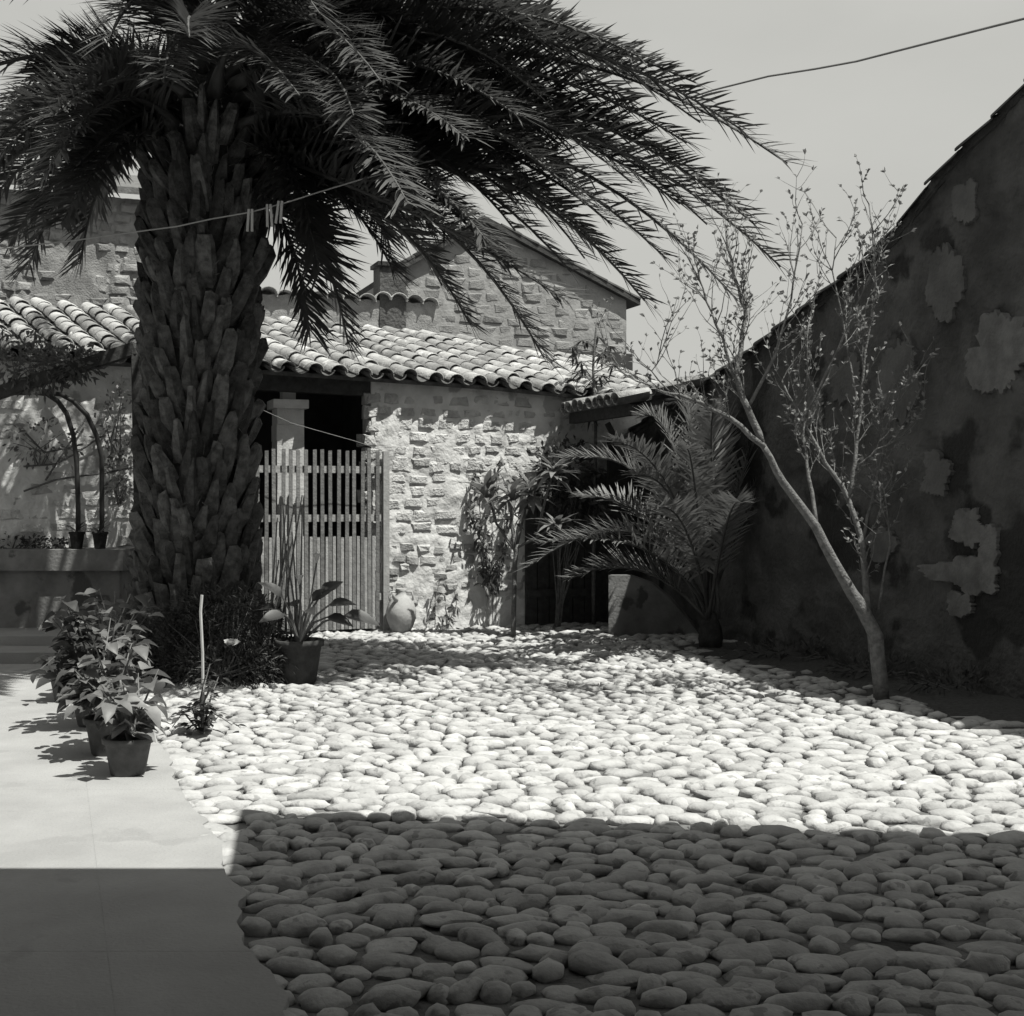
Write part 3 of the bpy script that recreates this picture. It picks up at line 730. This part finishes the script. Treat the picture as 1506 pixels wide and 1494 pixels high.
FR += [((640,110),12.2,(900,330),11.8), ((700,20),12.4,(1060,290),12.0), ((560,100),12.2,(760,300),12.0), ((520,140),12.5,(640,340),12.4), ((740,10),12.2,(1110,330),11.6), ((670,90),12.0,(980,380),11.4),
       ((600,120),12.6,(840,400),12.4), ((480,190),12.2,(580,400),12.0), ((640,-60),12.4,(960,130),12.4), ((680,-20),12.0,(1010,210),11.5), ((500,-40),11.8,(690,110),11.3), ((430,190),12.0,(470,400),11.6)]
def date_frond(c, cd, t, td, L):
    by = min(300, max(70, 95+(t[1]-40)*.42))+rr(-20, 20); base = at(312, by, PD)
    pc = at(c[0], c[1], cd); tp_ = at(t[0], t[1], td); dh = (pc-base); dh.z = 0
    base = base+dh.normalized()*rr(.2, .42)
    frond(palm, base, pc, tp_, L*1.16, 128, rr(.12, .2), .42, .034, wl=.027)
for (c, cd, t, td) in FR:
    td = PD+(td-PD)*(.55 if td > PD else 1)
    date_frond((c[0]+rr(-8, 8), c[1]+rr(-8, 8)), cd, t, td, rr(.56, .68))
    if random.random() < .45: continue
    k = rr(.70, .9); t2 = (312+(t[0]-312)*k+rr(-25, 25), c[1]*.25+t[1]*.75-rr(10, 50)); c2 = (312+(c[0]-312)*rr(.7, .9), c[1]+rr(-30, 20))
    date_frond(c2, cd+rr(-.3, .2), t2, td+rr(-.5, .25), rr(.52, .64))
for i in range(7):                                # back of the crown
    a = R(20+140*i/6)+rr(-.06, .06); d = V((math.cos(a), math.sin(a), 0)); base = at(312, 90, PD)+d*.25
    L = rr(3.6, 4.4); e = rr(.9, 1.3)
    frond(palm, base, base+d*L*.35+Z*L*.55*e, base+d*L*.7+Z*(L*.5*e), .52, 80)
# young palm
yp = thing('young_palm', 'young palm with arching feathery fronds growing at the foot of the barn wall', 'palm tree')
YB = gr(1045, 950); YB.z = 0
YD = YB.y
b = MB(); b.lathe([(.0, -.04), (.12, -.03), (.13, .08), (.11, .22), (.07, .36), (0, .42)], YB, 14, .25)
b.build('trunk', 'palm_bark', yp, True)
for (c, cd, t, td) in [((960,700),14.2,(775,835),13.6), ((985,640),14.5,(825,675),14.2), ((975,760),13.9,(790,800),13.2), ((1000,590),14.6,(945,612),14.6), ((1020,560),14.8,(1000,590),14.9),
      ((1040,620),14.2,(1050,600),13.4), ((1090,640),14.6,(1130,640),14.6), ((1100,720),14.6,(1150,700),14.5), ((990,650),13.8,(900,650),12.9), ((970,720),14.8,(850,730),15.2), ((1060,600),14.8,(1080,575),15.2),
      ((1010,720),13.5,(960,750),12.6), ((1070,720),13.6,(1090,740),12.6), ((950,800),14.4,(840,850),14.2), ((1000,680),14.0,(930,700),13.4), ((1020,660),13.7,(1010,660),12.7)]:
    base = YB+V((rr(-.08, .08), rr(-.08, .08), .3))
    frond(yp, base, at(c[0], c[1], cd), at(t[0], t[1], td), .48, 82, .2, .5, .016, 'frond_young', .026)

# ================================================================== TREES AND SHRUBS
def branchy(pts, r0, r1, n=7, wob=.0):
    b = MB(); m = len(pts); P_ = []
    for i in range(m-1):
        for k in range(3):
            f = k/3; P_.append(pts[i].lerp(pts[i+1], f)+V((rr(-1, 1), rr(-1, 1), rr(-1, 1)))*wob)
    P_.append(pts[-1]); L = len(P_)
    b.tube(P_, [r0+(r1-r0)*i/(L-1) for i in range(L)], n); return b, P_
tree = thing('leaning_tree', 'slender leaning tree with sparse young leaves in front of the shaded barn wall', 'tree')
TB = gr(1300, 1028); TD = TB.y
def tp(lst, D0=TD): return [at(x, y, D0+dd) for x, y, dd in lst]
tr_p = tp([(1298,1032,0),(1288,935,0),(1262,885,0),(1240,850,-.05),(1200,775,-.1),(1152,708,-.15),(1122,655,-.2)])
b, _ = branchy(tr_p, .066, .024, 9, .006); b.build('trunk', 'bark_pale', tree, True)
limbs = [
 ([(1122,655,-.2),(1098,600,-.2),(1082,550,-.2),(1090,500,-.15),(1096,460,-.1),(1080,405,-.1),(1068,340,-.1)], .03, .008),
 ([(1122,655,-.2),(1075,615,-.25),(1030,592,-.3),(985,578,-.35),(935,560,-.4)], .024, .006),
 ([(1085,560,-.2),(1062,500,-.2),(1040,440,-.2),(1020,395,-.25)], .014, .004),
 ([(1100,600,-.2),(1140,520,-.3),(1165,440,-.35),(1180,330,-.4)], .016, .004),
 ([(1200,775,-.1),(1190,700,0),(1180,640,.1),(1185,560,.15),(1190,470,.2)], .018, .005),
 ([(1282,960,.02),(1275,870,.15),(1268,800,.2),(1247,735,.25),(1215,680,.2),(1180,620,.2),(1150,560,.2)], .034, .008),
 ([(1247,735,.25),(1258,680,.25),(1265,600,.3),(1272,520,.3),(1288,430,.3),(1278,300,.3)], .02, .005),
 ([(1268,800,.2),(1280,740,.3),(1300,660,.35),(1325,570,.4)], .016, .004),
 ([(1258,690,.25),(1290,660,.2),(1330,640,.15)], .012, .004),
 ([(1180,620,.2),(1230,520,.1),(1262,440,.05),(1290,390,0)], .012, .004),
 ([(1265,600,.3),(1245,500,.4),(1225,400,.45),(1230,350,.45)], .011, .003),
 ([(985,578,-.35),(960,545,-.35),(975,510,-.35)], .007, .003),
 ([(1290,900,.1),(1310,800,.2),(1300,720,.2)], .012, .004)]
tw = MB(); lf = MB()
def twig(p, d, L, r, depth):
    pts = [p]; q = p; n = 4
    for i in range(n):
        d = (d+V((rr(-.28, .28), rr(-.28, .28), rr(-.12, .3)))).normalized(); q = q+d*L/n; pts.append(q)
        if depth > 0 and random.random() < .75:
            s_ = (d+V((rr(-1, 1), rr(-1, 1), rr(-.2, .8)))).normalized(); twig(q, s_, L*rr(.35, .6), r*.6, depth-1)
        if random.random() < .38:
            for k in range(random.choice((1, 2, 3))):
                dd = (d+V((rr(-1, 1), rr(-1, 1), rr(-.4, 1)))).normalized(); lf.leaf(q, dd, V((rr(-1, 1), rr(-1, 1), 1)).normalized(), rr(.03, .07), rr(.016, .032), seg=2)
    tw.tube(pts, [r, r*.8, r*.65, r*.5, r*.3], 4, False)
    for k in range(2):
        dd = (d+V((rr(-1, 1), rr(-1, 1), rr(-.3, 1)))).normalized(); lf.leaf(q, dd, V((rr(-1, 1), rr(-1, 1), 1)).normalized(), rr(.03, .07), rr(.016, .034), seg=2)
for pts, r0, r1 in limbs:
    b, P_ = branchy(tp(pts), r0, r1, 6, .012); b.build('branch', 'bark_pale', tree, True)
    L = len(P_)
    for i in range(3, L):
        for k in range(2 if random.random() < .55 else 1):
            d = (P_[i]-P_[i-1]).normalized(); d = (d+V((rr(-1, 1), rr(-1, 1), rr(-.1, .8)))).normalized()
            twig(P_[i], d, rr(.22, .55), .0055, 1)
tw.build('twigs', 'bark_pale', tree, kind='stuff'); lf.build('crown', 'leaf_pale', tree, kind='stuff')

LEAF = {}
def leafmesh(m, L, wd, fold, droop, seg=4):
    key = (m, L, wd)
    if key not in LEAF:
        b = MB(); b.leaf(V((0,0,0)), V((0,1,0)), Z, L, wd, fold, droop, seg)
        me = bpy.data.meshes.new('leaf'); me.from_pydata(b.v, [], b.f); me.update(); me.materials.append(MT[m])
        me.polygons.foreach_set('use_smooth', [True]*len(me.polygons)); LEAF[key] = me
    return LEAF[key]
def put_leaf(par, me, p, d, up, s=1.0, name='leaf'):
    d = d.normalized(); x = d.cross(up); x = x.normalized() if x.length > 1e-3 else d.orthogonal().normalized(); z = x.cross(d)
    return inst(name, me, frame(p, x, d, z) @ sc(s, s, s), par)
def rdir(up=.3):
    while True:
        v = V((rr(-1, 1), rr(-1, 1), rr(-1, 1)))
        if .1 < v.length < 1: v.normalize(); v.z += up; return v.normalized()

# broad-leaved small tree with rosettes against the house wall
fr = thing('rosette_tree', 'thin-stemmed young tree with rosettes of long leaves before the adobe wall', 'tree')
FB = gr(755, 936); FD = FB.y
b, st = branchy([at(755, 937, FD), at(756, 880, FD), at(757, 830, FD), at(760, 800, FD)], .032, .026, 7, .004); b.build('trunk', 'bark', fr, True)
for q in [[(758,815,0),(752,770,0),(752,725,0)], [(760,805,0),(790,790,-.1),(818,770,-.15)], [(757,810,0),(730,770,.1),(715,720,.15)], [(760,800,0),(770,760,.2),(780,720,.3)], [(790,790,-.1),(800,740,-.1),(815,690,0)]]:
    pts = [at(x, y, FD+d) for x, y, d in q]; b, P_ = branchy(pts, .02, .012, 5, .006); b.build('branch', 'bark', fr, True)
    me = leafmesh('leaf_pale', .34, .085, .3, .35)
    for k in range(26):
        a = k*2.4; e = rr(-.35, 1.1); d = V((math.cos(a)*math.cos(e), math.sin(a)*math.cos(e), math.sin(e)))
        put_leaf(fr, me, P_[-1]+V((0, 0, rr(-.12, .02))), d, Z, rr(.7, 1.15))
# climbing plant on the wall, left of it
cl = thing('climber', 'small-leaved climber straggling down the adobe wall behind the rosette tree', 'plant')
b = MB(); lfm = MB()
for (x, y, x2, y2) in ((720,850,700,690), (725,855,735,680), (715,860,690,740), (730,850,760,700), (640,915,648,850), (660,915,668,862)):
    a = onwall(x, y, .12); c = onwall(x2, y2, .12); g_ = onwall(x, 921, .12)
    pts = [hw(g_[0], .1, 0), hw(a[0], .12, a[1]), hw((a[0]+c[0])/2+rr(-.08, .08), .12, (a[1]+c[1])/2), hw(c[0], .1, c[1])]
    b = MB(); b.tube(pts, .007, 4); b.build('stem', 'bark', cl)
    for k in range(90 if y2 < 760 else 26):
        f = rr(.25, 1) if y2 < 760 else rr(.1, 1); i = min(int(f*3), 2); p = pts[i].lerp(pts[i+1], f*3-i)+rdir()*rr(0, .14)
        lfm.leaf(p, rdir(-.3), rdir(.4), rr(.06, .13), rr(.03, .055))
lfm.build('foliage', 'leaf', cl, kind='stuff')

# tall slim plant with fingered leaves standing in the corner
pp = thing('papaya_plant', 'tall slim plant with fingered leaves rising above the lean-to eave', 'plant')
PB = hw(onwall(873, 921, .25)[0], .25, 0); pD = PB.y
pts = [PB, at(874, 760, pD), at(876, 620, pD), at(872, 540, pD), at(878, 470, pD)]
b, P_ = branchy(pts, .03, .012, 6, .006); b.build('trunk', 'bark', pp, True)
b = MB(); lfm = MB()
for k in range(30):
    f = rr(.0, 1); p = pts[2].lerp(pts[3], f*2) if f < .5 else pts[3].lerp(pts[4], f*2-1)
    a = rr(0, 6.28); d = V((math.cos(a), math.sin(a), rr(-.1, .5))).normalized(); e = p+d*rr(.15, .38); b.tube([p, (p+e)/2+Z*.02, e], .006, 4)
    for q in range(7):
        dd = (d*rr(.2, 1)+Z*-.35+V((rr(-1, 1), rr(-1, 1), rr(-.5, .3)))).normalized(); lfm.leaf(e, dd, Z, rr(.13, .2), .04, .2, .3)
b.build('petiole', 'bark', pp); lfm.build('foliage', 'leaf_dark', pp, kind='stuff')

# dark shrub in the shaded corner
def shrub(name, label, base, parts, m, n, ls, lw_, stems=8, cat='shrub', vine=False):
    t = thing(name, label, cat); allst = []; lfm = MB()
    for (c, r) in parts:
        b = MB()
        for k in range(stems):
            if vine: base = c-Z*r.z*.9
            d = rdir(.3); e = c+V((d.x*r.x, d.y*r.y, d.z*r.z))*.8
            b.tube([base+V((rr(-.05, .05), rr(-.05, .05), 0)), (base+c)/2+V((rr(-.1, .1), rr(-.1, .1), 0)), e], [.01, .008, .003], 4)
        if vine: b.build('stem', 'bark', t)
        else: allst.append(b)
        for k in range(n):
            d = rdir(0); q = rr(.35, 1)**.6; kk = 1+.35*noise.noise(d*2.3+c)
            p = c+V((d.x*r.x, d.y*r.y, d.z*r.z))*q*kk
            if p.z < .02: continue
            lfm.leaf(p, (d+rdir(0)*.8+Z*.1).normalized(), rdir(.6), ls*rr(.7, 1.3), lw_*rr(.7, 1.2), .2, .2, 2)
    for b in allst: b.build('stem', 'bark', t)
    lfm.build('foliage', m, t, kind='stuff'); return t
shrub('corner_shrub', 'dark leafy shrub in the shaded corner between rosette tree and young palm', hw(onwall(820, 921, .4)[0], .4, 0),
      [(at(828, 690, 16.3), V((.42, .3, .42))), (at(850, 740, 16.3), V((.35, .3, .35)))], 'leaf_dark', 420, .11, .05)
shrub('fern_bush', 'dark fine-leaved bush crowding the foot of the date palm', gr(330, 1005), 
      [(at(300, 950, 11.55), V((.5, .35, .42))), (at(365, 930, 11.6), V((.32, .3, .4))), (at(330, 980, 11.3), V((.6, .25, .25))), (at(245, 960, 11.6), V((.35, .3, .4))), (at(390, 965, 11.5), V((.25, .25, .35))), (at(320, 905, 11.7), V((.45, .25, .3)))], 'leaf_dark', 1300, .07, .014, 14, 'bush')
shrub('vine_foliage', 'leafy creeper growing over the pergola beam above the cistern', hw(onwall(40, 900, .2)[0], .2, .0),
      [(at(60, 540, 13.9), V((.35, .25, .28))), (at(110, 535, 13.9), V((.3, .2, .2))), (at(20, 530, 13.9), V((.4, .25, .35)))], 'leaf', 320, .08, .04, 4, 'creeper', True)
shrub('wall_vine', 'mottled vine clinging to the sunlit wall between pergola and palm', hw(onwall(180, 900, .1)[0], .1, 0),
      [(hw(onwall(175, 620, .1)[0], .12, onwall(175, 620, .1)[1]), V((.25, .08, .5))), (hw(onwall(178, 700, .1)[0], .12, onwall(178, 700, .1)[1]), V((.2, .08, .35))), (hw(onwall(60, 650, .1)[0], .1, onwall(60, 650, .1)[1]), V((.55, .04, .28)))], 'leaf', 200, .06, .035, 5, 'vine', True)
b = MB()
for pl in ([(35,690),(80,680),(110,660),(150,640)], [(35,720),(90,705),(150,690),(190,690)], [(60,700),(90,670),(130,610)], [(40,640),(70,660),(120,650)]):
    pts = []
    for x, y in pl: u, z = onwall(x, y, .06); pts += [hw(u+rr(-.05, .05), .06, z+rr(-.05, .05))]
    b.tube(pts, .012, 5)
tag(b.build('vine_branch', 'bark'), 'bare woody vine stems spread across the sunlit wall above the cistern', 'vine')

# ================================================================== CISTERN, PERGOLA, STEPS AT LEFT
cis = thing('cistern', 'long plastered cistern with a projecting coping under the pergola', 'cistern')
CD = 14.3; xr = at(178, 900, CD).x; zt_ = at(100, 808, CD).z; zc1 = at(100, 839, CD).z
b = MB(); b.box(((xr-7.6)/2-.03, CD+.34, zc1/2-.02), xr+7.6, .6, zc1+.03)
cb = b.build('basin', 'cistern', cis)
b = MB(); b.box(((xr-7.6)/2, CD+.32, (zt_+zc1)/2), xr+7.6+.06, .72, zt_-zc1); b.build('coping', 'cistern', cis)
stp = thing('cement_steps', 'low cement steps leading up to the cistern', 'steps')
for i, (y0, h) in enumerate(((12.85, .1), (13.45, .2))):
    b = MB(); b.box((-6.0, (y0+CD+.3)/2, h/2-.01), 3.6, CD+.3-y0-.02*i, h+.02 - .004*i); b.build('step', 'cement', stp)
per = thing('pergola', 'iron hoops carrying a slanting dark beam above the cistern', 'pergola')
def hoop(pl, D):
    b = MB(); pts = [at(x, y, D) for x, y in pl]; b.tube(pts, .028, 7); return b.build('hoop', 'iron', per, True)
hoop([(115,806),(115,740),(113,680),(108,640),(98,608),(85,590),(70,580),(50,577)], 14.6)
hoop([(150,806),(150,740),(150,672),(142,640),(128,610),(108,590),(90,580),(70,578)], 14.75)
b = MB(); b.bar(at(-40, 590, 13.9), at(200, 512, 13.9), .12, .13); b.build('beam', 'wood_dark', per)
b = MB(); b.bar(at(-40, 578, 14.0), at(80, 576, 14.7), .06, .06); b.build('crossbar', 'wood_dark', per)
b = MB(); b.bar(at(200, 512, 13.9), at(208, 940, 13.9), .1, .1, U); b.build('post', 'wood_dark', per)

# ================================================================== POTS
POTM = {}
def pot(par, c, r, h, m='terracotta'):
    b = MB()
    b.lathe([(0, 0), (r*.66, 0), (r*.70, .01), (r*.93, h*.84), (r*.94, h*.845), (r*1.04, h*.85), (r*1.05, h*.99), (r*1.02, h), (r*.93, h), (r*.9, h*.9), (0, h*.9)], c, 26, .015)
    o = b.build('pot', m, par, True)
    me = o.data
    b = MB(); b.lathe([(r*.9, h*.905), (r*.5, h*.93), (0, h*.92)], c, 16, .03); b.build('soil', 'soil', par)
    return o
def leafy(par, c, spread, hgt, n, me, stems=7, m='bark', rad=.007, lean=V((0, 0, 0))):
    for k in range(stems):
        a = rr(0, 6.28); e = c+V((math.cos(a)*spread*rr(.2, .8), math.sin(a)*spread*rr(.5, 1.0), hgt*rr(.08, .95)))+lean*rr(.4, 1)
        mid = c.lerp(e, .5)+V((rr(-.04, .04), rr(-.04, .04), .04+.22*max(0, .45-(e.z-c.z)))); b = MB(); b.tube([c, mid, e], [rad, rad*.8, rad*.4], 5); b.build('stem', m, par)
        for q in range(n//stems):
            f = rr(.12, 1.05); p = c.lerp(mid, f*2) if f < .5 else mid.lerp(e, f*2-1)
            a2 = rr(0, 6.28); d = V((math.cos(a2), math.sin(a2), rr(-.5, .45)))
            put_leaf(par, me, p+d*.03, d, (Z+rdir(0)*.5).normalized(), rr(.65, 1.2))
P1 = gr(188, 1138, .02); P2 = gr(150, 1118, .02); P3 = gr(140, 1082, .02)
t1 = thing('potted_plant', 'potted plant with broad pale drooping leaves on the end of the cement walk', 'potted plant')
pot(t1, P1, .14, .215); leafy(t1, P1+Z*.19, .27, .42, 100, leafmesh('leaf_pale', .14, .10, .4, .5), 11, 'leaf', .008)
t2 = thing('potted_plant', 'leafy potted plant half hidden between the broad-leaved pot and the dark bushy one', 'potted plant')
P2 = gr(160, 1108, .02); pot(t2, P2, .15, .23); leafy(t2, P2+Z*.2, .36, .68, 270, leafmesh('leaf', .11, .085, .4, .4), 20, 'leaf', .007)
t3 = thing('potted_bush', 'tall dark bushy potted plant standing beside the cistern steps', 'potted plant')
P3 = gr(128, 1050, .02); P3 = gr(140, 1066, .02); pot(t3, P3, .17, .24)
leafy(t3, P3+Z*.2, .52, .80, 295, leafmesh('leaf_dark', .12, .095, .4, .35), 26, 'leaf_dark', .008)
P4 = gr(165, 1010, .02); t4 = thing('potted_bush', 'leafy potted bush behind the tall dark one, beside the date palm trunk', 'potted plant')
pot(t4, P4, .2, .3); leafy(t4, P4+Z*.25, .46, .6, 180, leafmesh('leaf', .12, .095, .25, .25), 16, 'leaf', .008)
P5 = gr(102, 1030, .02); t5 = thing('potted_shrub', 'small dark potted shrub at the cistern side of the pot row', 'potted plant')
pot(t5, P5, .16, .24); leafy(t5, P5+Z*.2, .34, .5, 130, leafmesh('leaf_dark', .12, .085, .25, .25), 9, 'leaf_dark', .007)
# rose with cane
rs = thing('rose_bush', 'low rose bush growing at the edge of the cobbles', 'bush')
RB = gr(297, 1080); RB.z = 0
leafy(rs, RB, .30, .50, 170, leafmesh('leaf_dark', .07, .045, .2, .2), 11, 'bark', .008)
b = MB(); b.tube([RB+V((.01, 0, .08)), at(298, 960, RB.y), at(295, 900, RB.y), at(297, 875, RB.y)], .011, 6)
tag(b.build('garden_cane', 'stick'), 'pale upright cane standing in the rose bush', 'cane')
wf = thing('white_rose', 'single white rose bloom on a thin stem by the fern bush', 'flower')
FP = at(340, 948, 10.95); b = MB(); b.tube([gr(352, 1010), (FP+gr(352, 1010))/2+V((.03, 0, .05)), FP-Z*.02], .005, 5); b.build('stem', 'leaf_dark', wf)
for k in range(12):
    a = k*2.4; d = V((math.cos(a), math.sin(a), .15+.08*k)); put_leaf(wf, leafmesh('petal', .085, .075, .4, -.2), FP, d, V((0, -.5, .8)), 1-.03*k, 'petal')
# arum in a dark pot
ar = thing('arum_plant', 'arum with large arching leaves and white blooms in a dark pot', 'potted plant')
AB = gr(440, 1004); AB.z = 0; AB = V((AB.x, AB.y, .0)); aD = AB.y
pot(ar, AB+Z*.0, .21, .38, 'wood_dark')
AC = AB+Z*.34
for (x, y, dd, L) in ((395, 858, -.1, .34), (520, 880, -.15, .3), (515, 912, -.1, .28), (475, 870, .1, .3), (400, 905, -.2, .3), (560, 908, 0, .26), (455, 895, -.3, .28), (430, 885, .2, .3), (500, 850, .2, .25), (380, 890, .1, .24)):
    e = at(x, y, aD+dd); e0 = AC.lerp(e, .55)+Z*.12; b = MB(); b.tube([AC, AC.lerp(e0, .55)+Z*.06, e0], [.013, .011, .007], 6); b.build('petiole', 'leaf', ar)
    d = (e-e0); b = MB(); b.leaf(V((0,0,0)), V((0,1,0)), Z, .3, .15, .3, .35, 5)
    put_leaf(ar, leafmesh('leaf_dark', .3, .17, .3, .3, 5), e0, d, V((rr(-.3, .3), -.45, .8)), max(.8, d.length/.3))
for (x, y) in ((440, 850), (466, 818)):
    e = at(x, y, aD); b = MB(); b.tube([AC, AC.lerp(e, .5)+V((.02, 0, 0)), e-Z*.04], .007, 6); b.build('flower_stem', 'leaf', ar)
    b = MB(); b.lathe([(.006, -.06), (.014, -.03), (.024, .0), (.038, .02), (.05, .024)], e, 12, .5); b.build('bloom', 'petal', ar, True)
for k in range(3):
    pass
dr_ = thing('dry_stalks', 'clump of thin dry upright stalks in front of the slatted gate', 'plant')
b0 = AB+V((-.2, .15, 0))
for k in range(13):
    x = rr(398, 445); e = at(x, rr(728, 830), aD+rr(-.1, .3)); p = b0+V((rr(-.15, .15), rr(-.1, .1), 0)); 
    b = MB(); b.tube([p, p.lerp(e, .5)+V((rr(-.05, .05), 0, 0)), e], [.012, .010, .006], 5); b.build('stalk', 'bark', dr_)
# pots on the cistern
for (x, lab) in ((113, 'small dark pot with a spiky plant on the coping, farther from the palm trunk'), (147, 'small dark pot with a spiky plant at the coping end next to the palm trunk')):
    t = thing('spiky_pot_plant', lab, 'potted plant', 'pots on the cistern coping')
    c = at(x, 806, CD+.2); c.z = zt_
    pot(t, c, .085, .19, 'gable')
    for k in range(16):
        a = rr(0, 6.28); put_leaf(t, leafmesh('leaf_dark', .28, .022, .3, .4), c+Z*.18, V((math.cos(a), math.sin(a), rr(.3, 1.6))), Z, rr(.6, 1.1))
low = shrub('coping_plants', 'row of low dark plants along the top of the cistern coping', at(60, 806, CD+.35),
     [(at(50, 800, CD+.35), V((.16, .1, .09))), (at(82, 801, CD+.35), V((.14, .1, .08))), (at(15, 800, CD+.35), V((.2, .1, .1)))], 'leaf_dark', 90, .07, .03, 3, 'plants', True)

# clay jar by the wall
JB = hw(onwall(590, 921, .28)[0], .28, .02)
jar = thing('clay_jar', 'rounded clay jar standing against the adobe wall by the gate post', 'jar')
b = MB(); b.tube([JB+V((-.05, -.12, .36)), JB+V((-.07, -.17, .40)), JB+V((-.08, -.20, .45))], [.03, .022, .02], 8); b.lathe([(0, -.04), (.10, -.04), (.14, .03), (.18, .14), (.185, .23), (.155, .33), (.09, .40), (.06, .43), (.055, .47), (.07, .50), (.06, .50), (.04, .47), (0, .44)], JB, 26, .02); jb = b.build('body', 'clay', jar, True)
for s_ in (-1, 1):
    b = MB(); b.tube([JB+U*s_*.06+Z*.46, JB+U*s_*.13+Z*.46, JB+U*s_*.15+Z*.40, JB+U*s_*.14+Z*.35], .014, 6); b.build('handle', 'clay', jar, True)

# small weeds at the wall foot and canes by the barn
for i, (x, y, h, lab) in enumerate(((1340, 992, 90, 'thin bare cane leaning by the barn wall next to the leaning tree'), (1462, 985, 70, 'thin bare cane at the patched end of the barn wall'))):
    p = gr(x, y); b = MB(); b.tube([p-Z*.03, at(x+6, y-h*.5, p.y+.05), at(x+9, y-h, p.y+.1)], .007, 5); tag(b.build('cane', 'bark'), lab, 'cane')
b = MB()
v_a, v_b = ongable(1290, 990)[0], ongable(1075, 950)[0]
for k in range(9):
    pass
shrub('weed_clump', 'low weeds along the shaded foot of the barn wall', gw(2.2, .25, 0), [(gw(1.2, .2, .05), V((.6, .2, .12))), (gw(2.6, .2, .05), V((.7, .2, .12))), (gw(.2, .2, .05), V((.5, .2, .14)))], 'leaf_dark', 420, .10, .02, 4, 'weeds', True)

# ================================================================== LINES
def rope(pl, r, name, m, label, cat):
    b = MB(); b.tube([at(*p) for p in pl], r, 6); return tag(b.build(name, m), label, cat)
cl_ = [(-60, 372, 11.2), (35, 362, 11.2), (120, 352, 11.2), (190, 342, 11.2), (260, 333, 11.2), (310, 322, 11.2), (368, 312, 11.2), (420, 298, 11.2), (470, 282, 11.2), (530, 264, 11.2), (640, 235, 11.2)]
rope(cl_, .006, 'clothesline', 'cord', 'sagging cord clothesline stretched across the date palm trunk', 'clothesline')
for (x, y, tl, lab) in ((368, 309, .05, 'wooden clothes peg hanging lowest on the line'), (396, 302, -.06, 'middle wooden clothes peg of three on the line'), (411, 297, .14, 'tilted wooden clothes peg at the high end of the three')):
    t = thing('clothes_peg', lab, 'clothes peg', 'pegs on the clothesline')
    c = at(x, y+14, 11.19)
    for s_ in (-1, 1):
        b = MB(); b.bar(c+V((s_*.014+tl*.06, 0, .09)), c+V((s_*.02-tl*.08, 0, -.10)), .02, .02, V((0, 1, 0))); b.build('prong', 'stick', t)
rope([(1000, 148, 11.5), (1050, 132, 11), (1130, 112, 10.5), (1200, 101, 10), (1260, 90, 9.6), (1330, 72, 9), (1463, 38, 8.2), (1600, 4, 7.6)], .008, 'overhead_wire', 'wire', 'overhead wire crossing the open sky above the barn', 'wire')
rope([(380, 600, 15.2), (428, 622, 15.3), (470, 634, 15.4), (520, 648, 15.6), (562, 662, 15.75)], .004, 'porch_wire', 'wire', 'thin wire slung from the pillar to the gate post', 'wire')
